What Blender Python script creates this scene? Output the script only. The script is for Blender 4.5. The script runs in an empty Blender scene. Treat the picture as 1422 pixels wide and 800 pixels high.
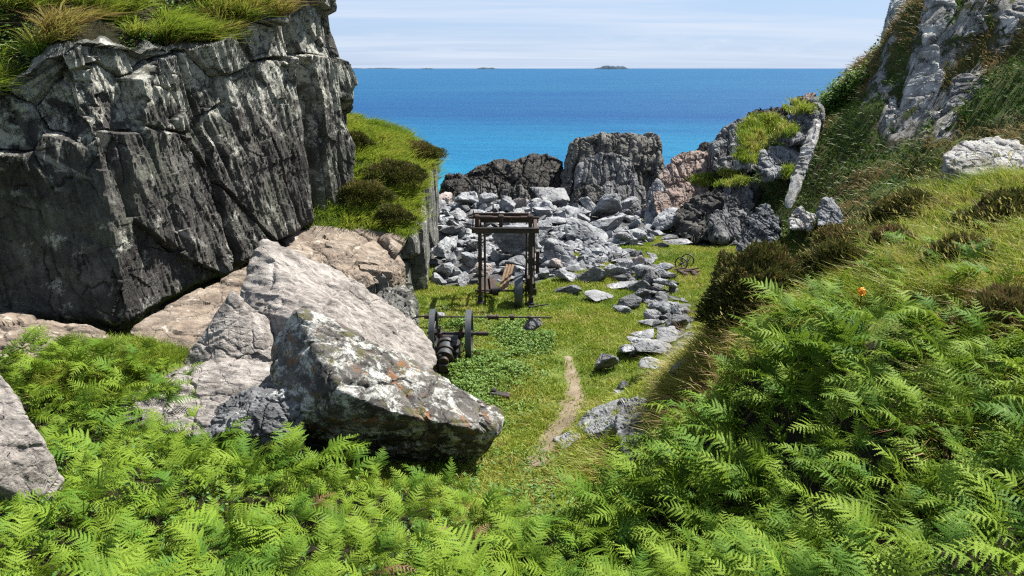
import bpy, bmesh, math, random
import numpy as np
from mathutils import Vector, Matrix, Euler
R = math.radians
random.seed(7)
rng = np.random.default_rng(7)
scn = bpy.context.scene
C = scn.collection

# ------------------------------------------------------------------ camera, light, exposure
FPX = 1010.0                                   # focal length in pixels of the 1422 px wide photograph
PITCH = math.atan(305 / FPX)
cam = bpy.data.cameras.new('camera'); camo = bpy.data.objects.new('camera', cam); C.objects.link(camo)
cam.sensor_width = 36; cam.lens = 36 * FPX / 1422; cam.clip_start = .05; cam.clip_end = 120000
camo.location = (0, 0, 0); camo.rotation_euler = (R(90) - PITCH, 0, 0)
scn.camera = camo
SUN_AZ, SUN_EL = R(56), R(55)                  # azimuth from +Y towards +X
w = bpy.data.worlds.new('World'); scn.world = w; w.use_nodes = True
nt = w.node_tree; nt.nodes.clear()
def wn(t, **k):
    n = nt.nodes.new(t)
    for a, b in k.items(): setattr(n, a, b)
    return n
sky = wn('ShaderNodeTexSky', sky_type='NISHITA', sun_disc=False, sun_elevation=SUN_EL, sun_rotation=SUN_AZ, altitude=0, air_density=1.0, dust_density=0.35, ozone_density=2.2)
tc = wn('ShaderNodeTexCoord'); sp = wn('ShaderNodeSeparateXYZ'); nt.links.new(tc.outputs['Generated'], sp.inputs[0])
def wmath(op, a, b=None):
    n = wn('ShaderNodeMath', operation=op)
    for i, q in enumerate((a, b)):
        if q is None: continue
        if isinstance(q, (int, float)): n.inputs[i].default_value = q
        else: nt.links.new(q, n.inputs[i])
    return n.outputs[0]
zz = wmath('ADD', wmath('MAXIMUM', sp.outputs['Z'], 0), .07)
cx = wmath('DIVIDE', sp.outputs['X'], zz); cy = wmath('DIVIDE', sp.outputs['Y'], zz)
cb = wn('ShaderNodeCombineXYZ'); nt.links.new(cx, cb.inputs[0]); nt.links.new(cy, cb.inputs[1])
mp = wn('ShaderNodeMapping'); mp.inputs['Scale'].default_value = (.22, .85, 1); mp.inputs['Rotation'].default_value = (0, 0, R(8)); nt.links.new(cb.outputs[0], mp.inputs[0])
nz = wn('ShaderNodeTexNoise'); nz.inputs['Scale'].default_value = 1.0; nz.inputs['Detail'].default_value = 9; nz.inputs['Roughness'].default_value = .58; nz.inputs['Distortion'].default_value = .5
nt.links.new(mp.outputs[0], nz.inputs['Vector'])
rp = wn('ShaderNodeValToRGB'); rp.color_ramp.elements[0].position = .40; rp.color_ramp.elements[1].position = .68
rp.color_ramp.elements[0].color = (.0, .0, .0, 1); rp.color_ramp.elements[1].color = (.85, .85, .85, 1)
nt.links.new(nz.outputs[0], rp.inputs[0])
# small cumulus low over the horizon
mp2 = wn('ShaderNodeMapping'); mp2.inputs['Scale'].default_value = (16, 16, 70); nt.links.new(tc.outputs['Generated'], mp2.inputs[0])
nz2 = wn('ShaderNodeTexNoise'); nz2.inputs['Scale'].default_value = 1.0; nz2.inputs['Detail'].default_value = 7; nz2.inputs['Roughness'].default_value = .6; nt.links.new(mp2.outputs[0], nz2.inputs['Vector'])
r2 = wn('ShaderNodeValToRGB'); r2.color_ramp.elements[0].position = .5; r2.color_ramp.elements[1].position = .68; nt.links.new(nz2.outputs[0], r2.inputs[0])
band = wn('ShaderNodeValToRGB'); band.color_ramp.elements[0].position = .004; band.color_ramp.elements[1].position = .016
e = band.color_ramp.elements.new(.03); e.color = (1, 1, 1, 1); e = band.color_ramp.elements.new(.055); e.color = (0, 0, 0, 1); nt.links.new(sp.outputs['Z'], band.inputs[0])
cm = wmath('MULTIPLY', wmath('MULTIPLY', r2.outputs[0], band.outputs[0]), .55)
msk = wmath('MAXIMUM', rp.outputs[0], cm)
mb_ = wn('ShaderNodeMix', data_type='RGBA'); mb_.inputs[0].default_value = .8; nt.links.new(sky.outputs[0], mb_.inputs[6]); mb_.inputs[7].default_value = (2.75, 3.75, 5.6, 1)      # thin veil of high cloud
mx = wn('ShaderNodeMix', data_type='RGBA'); nt.links.new(msk, mx.inputs[0]); nt.links.new(mb_.outputs[2], mx.inputs[6]); mx.inputs[7].default_value = (4.7, 5.2, 6.1, 1)
bg = wn('ShaderNodeBackground'); bg.inputs[1].default_value = .052
ow = wn('ShaderNodeOutputWorld'); nt.links.new(mx.outputs[2], bg.inputs[0]); nt.links.new(bg.outputs[0], ow.inputs[0])
sl = bpy.data.lights.new('sun', 'SUN'); slo = bpy.data.objects.new('sun', sl); C.objects.link(slo)
sl.energy = 5; sl.angle = R(.5); sl.color = (1, .95, .86)
SUN = Vector((math.sin(SUN_AZ) * math.cos(SUN_EL), math.cos(SUN_AZ) * math.cos(SUN_EL), math.sin(SUN_EL)))
slo.rotation_euler = (-SUN).to_track_quat('-Z', 'Y').to_euler()
scn.view_settings.view_transform = 'Standard'; scn.view_settings.look = 'None'; scn.view_settings.gamma = 1
scn.view_settings.exposure = 1.62
scn.render.engine = 'CYCLES'
scn.cycles.use_denoising = False; scn.cycles.pixel_filter_type = 'BLACKMAN_HARRIS'; scn.cycles.filter_width = 1.25
scn.cycles.max_bounces = 5; scn.cycles.diffuse_bounces = 2; scn.cycles.transmission_bounces = 3; scn.cycles.glossy_bounces = 2
scn.cycles.caustics_reflective = False; scn.cycles.caustics_refractive = False

# ------------------------------------------------------------------ helpers
CP, SP = math.cos(PITCH), math.sin(PITCH)
def ray(u, v):
    a = (u - 711) / FPX; b = -(v - 400) / FPX
    return np.array([a, CP + b * SP, -SP + b * CP])
def pt(u, v, Y):
    d = ray(u, v); return d * (Y / d[1])
def ptz(u, v, z):
    d = ray(u, v); return d * (z / d[2])

def hsh(ix, iy, iz, s):
    h = (ix.astype(np.int64) * 374761393 + iy.astype(np.int64) * 668265263 + iz.astype(np.int64) * 2147483647 + s * 974634777) & 0xffffffff
    h = ((h ^ (h >> 13)) * 1274126177) & 0xffffffff
    h = ((h ^ (h >> 16)) * 2246822519) & 0xffffffff
    return ((h ^ (h >> 15)) & 0xffffff) / 16777215.0
def vnoise(p, s=0):
    i = np.floor(p).astype(np.int64); f = p - i; f = f * f * f * (f * (f * 6 - 15) + 10)
    o = 0
    for a in (0, 1):
        wa = f[:, 0] if a else 1 - f[:, 0]
        for b in (0, 1):
            wb = wa * (f[:, 1] if b else 1 - f[:, 1])
            for c in (0, 1):
                o = o + wb * (f[:, 2] if c else 1 - f[:, 2]) * hsh(i[:, 0] + a, i[:, 1] + b, i[:, 2] + c, s)
    return o * 2 - 1
def fbm(p, oct=4, s=0, g=.5):
    o = 0; a = 1; t = 0
    for k in range(oct):
        o = o + a * vnoise(p * (2.03 ** k) + 17.3 * k, s + k); t += a; a *= g
    return o / t
def ridged(p, oct=4, s=0):
    o = 0; a = 1; t = 0
    for k in range(oct):
        o = o + a * (1 - 2 * np.abs(vnoise(p * (2.03 ** k) + 9.1 * k, s + k))); t += a; a *= .5
    return o / t
def worley(p, s=0, jit=.95):
    i = np.floor(p).astype(np.int64)
    f1 = np.full(len(p), 9.); f2 = np.full(len(p), 9.); idh = np.zeros(len(p))
    for a in (-1, 0, 1):
        for b in (-1, 0, 1):
            for c in (-1, 0, 1):
                q = i + np.array([a, b, c])
                h1 = hsh(q[:, 0], q[:, 1], q[:, 2], s); h2 = hsh(q[:, 0], q[:, 1], q[:, 2], s + 11); h3 = hsh(q[:, 0], q[:, 1], q[:, 2], s + 23)
                fp = q + .5 + jit * (np.stack([h1, h2, h3], 1) - .5)
                d = np.sqrt(((p - fp) ** 2).sum(1))
                n = d < f1
                f2 = np.where(n, f1, np.minimum(f2, d)); idh = np.where(n, hsh(q[:, 0], q[:, 1], q[:, 2], s + 37), idh); f1 = np.where(n, d, f1)
    return f1, f2, idh
def sst(a, b, x):
    t = np.clip((x - a) / (b - a), 0, 1); return t * t * (3 - 2 * t)

def tag(o, label=None, cat=None, group=None, kind=None):
    if label: o['label'] = label
    if cat: o['category'] = cat
    if group: o['group'] = group
    if kind: o['kind'] = kind
    return o
def mk(name, V, faces, mat, parent=None, smooth=False, tint=None, origin=None):
    V = np.asarray(V, float)
    loc = None
    if origin is not None: loc = np.asarray(origin, float); V = V - loc
    if isinstance(faces, np.ndarray): faces = [faces]
    me = bpy.data.meshes.new(name)
    nl = sum(f.size for f in faces); nf = sum(len(f) for f in faces)
    me.vertices.add(len(V)); me.vertices.foreach_set('co', V.astype(np.float32).ravel())
    me.loops.add(nl); me.loops.foreach_set('vertex_index', np.concatenate([f.ravel() for f in faces]).astype(np.int32))
    st = []; k = 0
    for f in faces:
        st.append(np.arange(len(f)) * f.shape[1] + k); k += f.size
    me.polygons.add(nf); me.polygons.foreach_set('loop_start', np.concatenate(st).astype(np.int32))
    me.polygons.foreach_set('use_smooth', np.full(nf, bool(smooth)))
    if tint is not None:
        a = me.attributes.new('tint', 'FLOAT', 'POINT'); a.data.foreach_set('value', np.asarray(tint, np.float32))
    me.update(calc_edges=True); me.validate()
    if mat: me.materials.append(mat)
    o = bpy.data.objects.new(name, me); C.objects.link(o)
    if loc is not None: o.location = loc
    if parent: o.parent = parent
    return o
def empty(name, loc, rz=0):
    o = bpy.data.objects.new(name, None); C.objects.link(o); o.location = loc; o.rotation_euler = (0, 0, rz); return o
def vnormals(V, F):
    if F.shape[1] == 4: F = np.concatenate([F[:, [0, 1, 2]], F[:, [0, 2, 3]]])
    n = np.cross(V[F[:, 1]] - V[F[:, 0]], V[F[:, 2]] - V[F[:, 0]])
    N = np.zeros_like(V)
    for k in range(3):
        for c in range(3): N[:, c] += np.bincount(F[:, k], n[:, c], len(V))
    return N / (np.linalg.norm(N, axis=1, keepdims=True) + 1e-12)
def grid_faces(n, m):
    a = (np.arange(n - 1)[:, None] * m + np.arange(m - 1)[None, :]).ravel()
    return np.stack([a, a + m, a + m + 1, a + 1], 1)

# ------------------------------------------------------------------ materials
class NT:
    def __init__(s, name):
        s.m = bpy.data.materials.new(name); s.m.use_nodes = True; s.t = s.m.node_tree; s.t.nodes.clear()
        s.out = s.n('ShaderNodeOutputMaterial')
    def n(s, t, **k):
        x = s.t.nodes.new(t)
        for a, b in k.items(): setattr(x, a, b)
        return x
    def set(s, sock, v):
        if hasattr(v, 'is_output'): s.t.links.new(v, sock)
        elif isinstance(v, tuple) and len(v) == 3 and sock.type == 'RGBA': sock.default_value = (*v, 1)
        else: sock.default_value = v
    def math(s, op, a, b=None, cl=False):
        x = s.n('ShaderNodeMath', operation=op, use_clamp=cl); s.set(x.inputs[0], a)
        if b is not None: s.set(x.inputs[1], b)
        return x.outputs[0]
    def mix(s, f, a, b, bt='MIX'):
        x = s.n('ShaderNodeMix', data_type='RGBA', blend_type=bt); s.set(x.inputs[0], f); s.set(x.inputs[6], a); s.set(x.inputs[7], b); return x.outputs[2]
    def coord(s, scale=(1, 1, 1), rot=(0, 0, 0), rnd=False):
        t = s.n('ShaderNodeTexCoord').outputs['Object']
        if rnd:
            oi = s.n('ShaderNodeObjectInfo'); v = s.n('ShaderNodeVectorMath', operation='SCALE'); v.inputs[0].default_value = (37, 53, 71); s.set(v.inputs['Scale'], oi.outputs['Random'])
            ad = s.n('ShaderNodeVectorMath', operation='ADD'); s.set(ad.inputs[0], t); s.set(ad.inputs[1], v.outputs[0]); t = ad.outputs[0]
        mp = s.n('ShaderNodeMapping'); mp.inputs['Scale'].default_value = scale; mp.inputs['Rotation'].default_value = rot; s.set(mp.inputs[0], t); return mp.outputs[0]
    def noise(s, vec, sc, det=6, rough=.6, dist=0):
        x = s.n('ShaderNodeTexNoise'); s.set(x.inputs['Vector'], vec); x.inputs['Scale'].default_value = sc; x.inputs['Detail'].default_value = det; x.inputs['Roughness'].default_value = rough; x.inputs['Distortion'].default_value = dist; return x.outputs[0]
    def ramp(s, f, stops, interp='LINEAR'):
        x = s.n('ShaderNodeValToRGB'); cr = x.color_ramp; cr.interpolation = interp
        while len(cr.elements) < len(stops): cr.elements.new(.5)
        for e_, (p, c) in zip(cr.elements, stops):
            e_.position = p; e_.color = (c, c, c, 1) if isinstance(c, (int, float)) else (*c, 1)
        s.set(x.inputs[0], f); return x.outputs[0]
    def step(s, f, a, b): return s.ramp(f, [(a, 0.), (b, 1.)])
    def bump(s, h, st, dist=.05, nrm=None):
        x = s.n('ShaderNodeBump'); s.set(x.inputs['Height'], h); x.inputs['Strength'].default_value = st; x.inputs['Distance'].default_value = dist
        if nrm is not None: s.set(x.inputs['Normal'], nrm)
        return x.outputs[0]
    def finish(s, col, rough=.9, spec=.2, nrm=None, metal=0):
        p = s.n('ShaderNodeBsdfPrincipled'); s.set(p.inputs['Base Color'], col); s.set(p.inputs['Roughness'], rough); p.inputs['Specular IOR Level'].default_value = spec; s.set(p.inputs['Metallic'], metal)
        if nrm is not None: s.set(p.inputs['Normal'], nrm)
        s.t.links.new(p.outputs[0], s.out.inputs[0]); return s.m

def rock_mat(name, dark, mid, light, lichen=(.5, .5, .46), la=.3, oa=0., orange=(.3, .13, .03), ma=0., moss=(.06, .07, .02), sc=1., strata=None, srot=(0, 0, 0), bump=.6, crack=.5, rnd=False, green=0., vein=0., topz=None):
    m = NT(name); co = m.coord(rnd=rnd)
    a = m.noise(co, 1.1 * sc, 9, .68, .3)
    col = m.ramp(a, [(.3, dark), (.5, mid), (.68, light)])
    f = m.noise(co, 22 * sc, 6, .7)
    col = m.mix(m.step(f, .3, .6), m.mix(.28, col, (.02, .02, .02)), col)
    h = m.math('ADD', m.math('MULTIPLY', a, .7), m.math('MULTIPLY', f, .22))
    med = m.noise(co, 5.5 * sc, 8, .72)
    h = m.math('ADD', h, m.math('MULTIPLY', med, .5))
    if strata:
        cs = m.coord(strata, srot, rnd); sn = m.noise(cs, 1., 7, .7, .15)
        col = m.mix(m.step(sn, .36, .58), m.mix(.62, col, (.012, .012, .013)), col)
        col = m.mix(m.math('MULTIPLY', m.step(sn, .6, .72), .35), col, light)
        h = m.math('ADD', h, m.math('MULTIPLY', sn, 1.1))
    if crack:
        cw = m.n('ShaderNodeVectorMath', operation='ADD'); m.set(cw.inputs[0], m.coord((1.3 * sc, 1.3 * sc, .8 * sc), (.3, .2, .5), rnd)); x = m.n('ShaderNodeTexNoise'); m.set(x.inputs['Vector'], co); x.inputs['Scale'].default_value = 2.2 * sc; x.inputs['Detail'].default_value = 4
        vs = m.n('ShaderNodeVectorMath', operation='SCALE'); m.set(vs.inputs[0], x.outputs['Color']); vs.inputs['Scale'].default_value = .7; m.set(cw.inputs[1], vs.outputs[0])
        vo = m.n('ShaderNodeTexVoronoi', feature='DISTANCE_TO_EDGE'); m.set(vo.inputs['Vector'], cw.outputs[0]); vo.inputs['Scale'].default_value = 1.
        ck = m.step(vo.outputs['Distance'], .004, .03)
        gate = m.step(m.noise(co, .9 * sc, 3), .46, .56)
        ck = m.math('MAXIMUM', ck, gate)
        col = m.mix(m.math('MULTIPLY', m.math('SUBTRACT', 1., ck), crack), col, (.012, .012, .012))
        h = m.math('ADD', h, m.math('MULTIPLY', ck, .25))
    if vein:
        wv = m.n('ShaderNodeTexWave'); m.set(wv.inputs['Vector'], m.coord((.5, .5, .9), (0, 0, 0))); wv.bands_direction = 'DIAGONAL'; wv.inputs['Scale'].default_value = .33; wv.inputs['Distortion'].default_value = 1.2; wv.inputs['Detail'].default_value = 3; wv.inputs['Detail Scale'].default_value = .6
        vm = m.math('MULTIPLY', m.step(wv.outputs['Fac'], .985, .997), m.step(m.noise(co, .8, 3), .48, .6))
        col = m.mix(m.math('MULTIPLY', vm, vein), col, (.35, .34, .32))
    if green:
        g = m.math('MULTIPLY', m.step(m.noise(co, .9 * sc, 6, .65), .5, .68), green); col = m.mix(g, col, (.12, .14, .095))
    geo = m.n('ShaderNodeNewGeometry'); sx = m.n('ShaderNodeSeparateXYZ'); m.set(sx.inputs[0], geo.outputs['Normal'])
    if la:
        l = m.noise(co, 2.6 * sc, 9, .74, .4)
        if topz:
            so = m.n('ShaderNodeSeparateXYZ'); m.set(so.inputs[0], m.n('ShaderNodeTexCoord').outputs['Object']); tz = m.math('MULTIPLY', m.math('SUBTRACT', so.outputs['Z'], topz[0]), 1. / (topz[1] - topz[0]), cl=True); l = m.math('ADD', l, m.math('MULTIPLY', tz, topz[2]))
        ls = m.noise(co, 9 * sc, 5, .7)
        lm = m.math('MULTIPLY', m.step(l, .66 - la * .36, .72 - la * .33), m.step(ls, .34, .5))
        col = m.mix(m.math('MULTIPLY', lm, .85), col, lichen); h = m.math('ADD', h, m.math('MULTIPLY', lm, .16))
    if oa:
        l = m.noise(co, 2.2 * sc, 8, .7, .6); ls = m.noise(co, 11 * sc, 4, .7)
        om = m.math('MULTIPLY', m.step(l, .7 - oa * .3, .74 - oa * .28), m.step(ls, .36, .52))
        col = m.mix(m.math('MULTIPLY', om, .8), col, orange)
    if ma:
        l = m.noise(co, 2.4 * sc, 8, .7)
        mm = m.math('MULTIPLY', m.step(l, .62 - ma * .3, .68 - ma * .26), m.step(sx.outputs['Z'], -.6, .2)); col = m.mix(mm, col, moss)
    return m.finish(col, .88, .22, m.bump(h, bump, .09 / sc))

def leaf_mat(name, ramp, trans=.35, rough=.55, obj=False, spec=.25):
    m = NT(name)
    f = m.n('ShaderNodeAttribute', attribute_name='tint').outputs['Fac']
    if obj: f = m.math('ADD', m.math('MULTIPLY', m.n('ShaderNodeObjectInfo').outputs['Random'], .5), m.math('MULTIPLY', f, .5))
    col = m.ramp(f, ramp)
    p = m.n('ShaderNodeBsdfPrincipled'); m.set(p.inputs['Base Color'], col); p.inputs['Roughness'].default_value = rough; p.inputs['Specular IOR Level'].default_value = spec
    t = m.n('ShaderNodeBsdfTranslucent'); m.set(t.inputs[0], m.mix(.5, col, (.16, .22, .02)) if trans > .2 else col)
    x = m.n('ShaderNodeMixShader'); x.inputs[0].default_value = trans; m.t.links.new(p.outputs[0], x.inputs[1]); m.t.links.new(t.outputs[0], x.inputs[2]); m.t.links.new(x.outputs[0], m.out.inputs[0])
    return m.m

M = {}
M['cliff'] = rock_mat('cliff_rock', (.026, .024, .023), (.066, .062, .059), (.16, .155, .14), (.38, .38, .34), la=.3, topz=(-1.9, -.2, .13), sc=.8, strata=(4.2, 4.2, .5), srot=(0, .22, 0), bump=1., crack=.9, green=.45, oa=.12, orange=(.10, .065, .035), vein=.6)
M['wall'] = rock_mat('wall_rock', (.06, .06, .055), (.14, .14, .13), (.24, .24, .22), (.42, .42, .38), la=.3, sc=1., strata=(5, 5, .5), bump=.9, crack=.8, green=.3)
M['tan'] = rock_mat('tan_rock', (.12, .09, .068), (.21, .168, .132), (.29, .245, .2), (.4, .37, .32), la=.25, sc=1.2, strata=(2, 5, 5), srot=(0, 0, .4), bump=.7, crack=.5, oa=.15, orange=(.22, .11, .05))
M['ridge'] = rock_mat('ridge_rock', (.14, .127, .116), (.275, .25, .232), (.36, .337, .315), (.44, .42, .39), la=.2, sc=1.3, strata=(2.5, 9, 9), srot=(0, .5, .4), bump=.8, crack=.15, oa=.1, orange=(.2, .11, .05))
M['lichen'] = rock_mat('lichen_rock', (.02, .018, .017), (.058, .054, .05), (.14, .13, .12), (.42, .425, .40), la=.50, oa=.46, orange=(.19, .085, .028), ma=.24, moss=(.075, .072, .03), sc=1.15, bump=.9, crack=.6)
M['rubble'] = rock_mat('rubble_rock', (.10, .107, .12), (.235, .245, .262), (.36, .37, .385), (.46, .47, .48), la=.2, sc=1.1, strata=(1.5, 1.5, 7), bump=.55, crack=.3, rnd=True)
M['rubble_pink'] = rock_mat('rubble_pink_rock', (.13, .11, .105), (.24, .205, .195), (.33, .30, .285), (.46, .44, .42), la=.2, sc=2., bump=.7, crack=.5, rnd=True)
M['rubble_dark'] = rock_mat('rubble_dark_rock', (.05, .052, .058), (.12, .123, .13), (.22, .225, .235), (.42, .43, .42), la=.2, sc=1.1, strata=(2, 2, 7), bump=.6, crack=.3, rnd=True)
M['flat'] = rock_mat('flat_rock', (.09, .092, .098), (.165, .168, .178), (.25, .253, .262), (.5, .5, .48), la=.22, sc=1.1, bump=.5, crack=.2, rnd=True)
M['sea_dark'] = rock_mat('sea_rock', (.022, .02, .019), (.05, .046, .041), (.11, .10, .088), (.25, .23, .19), la=.12, sc=.55, strata=(1.5, 1.5, .9), srot=(.2, .3, 0), bump=.9, crack=.4)
M['stack'] = rock_mat('stack_rock', (.05, .048, .045), (.13, .125, .115), (.26, .25, .225), (.38, .36, .31), la=.12, sc=.6, strata=(3.2, 3.2, .4), srot=(0, -.15, 0), bump=.9, crack=.3)
M['crag'] = rock_mat('crag_rock', (.06, .06, .062), (.16, .16, .165), (.30, .30, .30), (.45, .45, .42), la=.14, sc=.9, strata=(6, 3, .7), srot=(0, .5, 0), bump=.9, crack=.3, green=.2)
M['crag_pink'] = rock_mat('crag_pink_rock', (.12, .085, .07), (.22, .165, .14), (.30, .26, .24), (.4, .39, .37), la=.22, sc=.7, bump=.9, crack=.8)
M['shaded_crag'] = rock_mat('shaded_crag_rock', (.022, .021, .02), (.055, .052, .048), (.12, .115, .105), (.3, .3, .27), la=.12, sc=.9, strata=(5, 3, .6), srot=(0, .35, 0), bump=1., crack=.3)  # near-black base colour carries the shade on this rock face
M['slate_dark'] = rock_mat('blue_slate_rock', (.05, .055, .065), (.12, .128, .142), (.21, .22, .235), (.4, .4, .4), la=.12, sc=1.1, strata=(7, 3, .6), srot=(0, .6, 0), bump=1., crack=.3)
M['slate'] = rock_mat('slate_slab_rock', (.11, .12, .135), (.23, .24, .255), (.36, .37, .375), (.5, .5, .48), la=.25, sc=1.1, strata=(7, 3, .6), srot=(0, .45, 0), bump=1., crack=.4)
M['pale'] = rock_mat('pale_crag_rock', (.14, .135, .13), (.36, .355, .34), (.5, .49, .47), (.56, .56, .53), la=.2, sc=.9, strata=(3, 2, .8), srot=(0, .55, 0), bump=.9, crack=.25)

# green leaves and blades
M['grass'] = leaf_mat('grass_blade', [(0, (.03, .065, .010)), (.3, (.085, .155, .018)), (.55, (.205, .265, .028)), (.75, (.32, .31, .06)), (.88, (.36, .28, .125)), (1, (.22, .115, .05))])
M['hillgrass'] = leaf_mat('shaded_hill_grass', [(0, (.032, .072, .012)), (.4, (.085, .135, .02)), (.65, (.15, .13, .04)), (1, (.19, .13, .065))], trans=.2)  # brown hill growth, also darkened in colour to put the slope in shade
M['hillleaf'] = leaf_mat('shaded_hill_leaf', [(0, (.012, .036, .008)), (.6, (.032, .08, .014)), (1, (.06, .12, .02))], trans=.2, spec=.05, rough=.8)  # leaf colour darkened to stand in for shade on the slope
M['bracken'] = leaf_mat('bracken_green', [(0, (.028, .075, .010)), (.3, (.065, .145, .016)), (.65, (.13, .21, .018)), (.9, (.18, .25, .028)), (1, (.25, .23, .05))], trans=.36, obj=True, rough=.6, spec=.12)
M['dead'] = leaf_mat('bracken_brown', [(0, (.09, .052, .024)), (1, (.20, .125, .055))], trans=.25)
M['heather'] = leaf_mat('heather_sprig', [(0, (.026, .026, .010)), (.45, (.066, .078, .018)), (.75, (.13, .125, .03)), (1, (.15, .085, .05))], trans=.15, rough=.8, spec=.1)
M['leafy'] = leaf_mat('leafy_green', [(0, (.018, .055, .012)), (.5, (.055, .13, .02)), (1, (.12, .20, .03))], trans=.3)

def ground_mat():
    m = NT('ground_soil_and_turf'); co = m.coord()
    a = m.noise(co, .55, 9, .65); b = m.noise(co, 3.5, 8, .7); c = m.noise(co, 26, 5, .7)
    col = m.ramp(b, [(.3, (.035, .06, .012)), (.5, (.085, .125, .02)), (.7, (.15, .16, .04))])
    col = m.mix(m.math('MULTIPLY', m.step(a, .5, .66), .5), col, (.17, .135, .075))
    col = m.mix(m.step(c, .35, .6), m.mix(.6, col, (.03, .03, .012)), col)
    return m.finish(col, .95, .1, m.bump(m.math('ADD', b, m.math('MULTIPLY', c, .4)), .8, .08))
M['ground'] = ground_mat()
def hill_mat():
    m = NT('hillside_turf_and_rock'); co = m.coord()
    a = m.noise(co, .5, 9, .68); b = m.noise(co, 2.6, 8, .7); c = m.noise(co, 17, 5, .7)
    col = m.ramp(b, [(.3, (.022, .04, .010)), (.5, (.05, .075, .018)), (.7, (.10, .095, .032))])
    col = m.mix(m.math('MULTIPLY', m.step(a, .45, .62), .6), col, (.085, .06, .032))
    col = m.mix(m.step(c, .35, .6), m.mix(.6, col, (.015, .015, .008)), col)
    rk = m.n('ShaderNodeAttribute', attribute_name='tint').outputs['Fac']; st = m.noise(m.coord((4.5, 2.5, .7), (0, .55, .2)), 1., 8, .72, .2)
    rk = m.math('MULTIPLY', rk, m.step(m.noise(co, 1.5, 7, .72), .44, .5)); rc = m.ramp(st, [(.34, (.05, .047, .043)), (.48, (.25, .245, .23)), (.64, (.46, .45, .43))]); rc = m.mix(m.step(c, .3, .55), m.mix(.5, rc, (.05, .05, .04)), rc)
    col = m.mix(rk, col, rc); h = m.math('ADD', m.math('ADD', b, m.math('MULTIPLY', c, .4)), m.math('MULTIPLY', m.math('MULTIPLY', st, rk), 2.5))
    return m.finish(col, .95, .1, m.bump(h, 1., .15))
M['hill'] = hill_mat()
def path_mat():
    m = NT('trodden_earth'); co = m.coord(); a = m.noise(co, 2.2, 9, .7); c = m.noise(co, 30, 5, .7)
    col = m.ramp(a, [(.3, (.09, .068, .042)), (.5, (.16, .13, .09)), (.7, (.22, .185, .14))])
    col = m.mix(m.step(c, .3, .6), m.mix(.4, col, (.05, .04, .02)), col)
    e = m.math('ADD', m.n('ShaderNodeAttribute', attribute_name='tint').outputs['Fac'], m.math('MULTIPLY', m.math('SUBTRACT', m.noise(co, 5, 7, .75), .5), 2.2))
    col = m.mix(m.step(e, .5, 1.), col, m.mix(m.step(c, .35, .6), (.035, .045, .012), (.115, .14, .026)))
    return m.finish(col, .95, .1, m.bump(m.math('ADD', a, m.math('MULTIPLY', c, .5)), .8, .05))
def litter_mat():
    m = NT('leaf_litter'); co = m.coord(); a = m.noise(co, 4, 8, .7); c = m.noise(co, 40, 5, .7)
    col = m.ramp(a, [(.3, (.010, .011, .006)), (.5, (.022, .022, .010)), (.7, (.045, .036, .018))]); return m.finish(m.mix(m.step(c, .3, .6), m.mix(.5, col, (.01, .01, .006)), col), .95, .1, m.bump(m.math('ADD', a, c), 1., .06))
M['litter'] = litter_mat()  # leaf litter, coloured near black to add shade in gaps between fronds
M['path'] = path_mat(); M['gravel'] = rock_mat('stony_bed', (.02, .02, .021), (.045, .045, .046), (.09, .09, .09), la=.15, sc=1.6, bump=1., crack=.6)  # stony bed, colour darkened to supply shadow in the gaps between boulders
def metal_mat(name, base, rust, amt, rough=.55):
    m = NT(name); co = m.coord(); a = m.noise(co, 5, 8, .7); b = m.noise(co, 40, 4, .7)
    col = m.mix(m.step(a, .62 - amt * .4, .72 - amt * .3), base, rust); col = m.mix(m.step(b, .35, .6), m.mix(.5, col, (.01, .008, .007)), col)
    return m.finish(col, rough, .45, m.bump(b, .4, .01), metal=.25)
M['iron'] = metal_mat('black_iron', (.011, .011, .012), (.045, .023, .014), .4)
M['rust'] = metal_mat('rusty_iron', (.022, .016, .014), (.058, .028, .018), .5, .8)
M['steel'] = metal_mat('worn_grey_iron', (.06, .068, .075), (.05, .05, .055), .3, .42)
def wood_mat():
    m = NT('weathered_plank'); co = m.coord((14, 14, 1)); a = m.noise(co, 1.6, 7, .7)
    col = m.ramp(a, [(.3, (.05, .03, .02)), (.5, (.20, .13, .08)), (.7, (.33, .24, .16))]); return m.finish(col, .85, .2, m.bump(a, .7, .01))
M['wood'] = wood_mat()
def sea_mat():
    m = NT('sea_water'); co = m.coord(); sx = m.n('ShaderNodeSeparateXYZ'); m.set(sx.inputs[0], co)
    d = m.math('DIVIDE', sx.outputs['Y'], 400.)
    big = m.noise(m.coord((.006, .018, .01)), 1., 6, .6, .6)
    d = m.math('ADD', d, m.math('MULTIPLY', m.math('SUBTRACT', big, .5), .32))
    col = m.ramp(d, [(.12, (.026, .28, .31)), (.205, (.008, .13, .225)), (.42, (.007, .055, .132)), (1., (.010, .072, .142))])
    n1 = m.noise(m.coord((.10, .28, .3), (0, 0, .12)), 1., 8, .68, .4); n2 = m.noise(m.coord((.9, 1.8, 1), (0, 0, .2)), 1., 6, .65, .3)
    far = m.noise(m.coord((.012, .035, .03), (0, 0, .08)), 1., 8, .7, .3)
    h = m.math('ADD', m.math('ADD', m.math('MULTIPLY', n1, 1.), m.math('MULTIPLY', n2, .3)), m.math('MULTIPLY', far, 2.))
    col = m.mix(m.math('MULTIPLY', m.step(n1, .60, .74), .35), col, (.03, .15, .29)); col = m.mix(m.math('MULTIPLY', m.step(far, .36, .58), .65), m.mix(.5, col, (.001, .03, .12)), col)
    return m.finish(col, .45, .03, m.bump(h, 1., .9))
M['sea'] = sea_mat()
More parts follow.
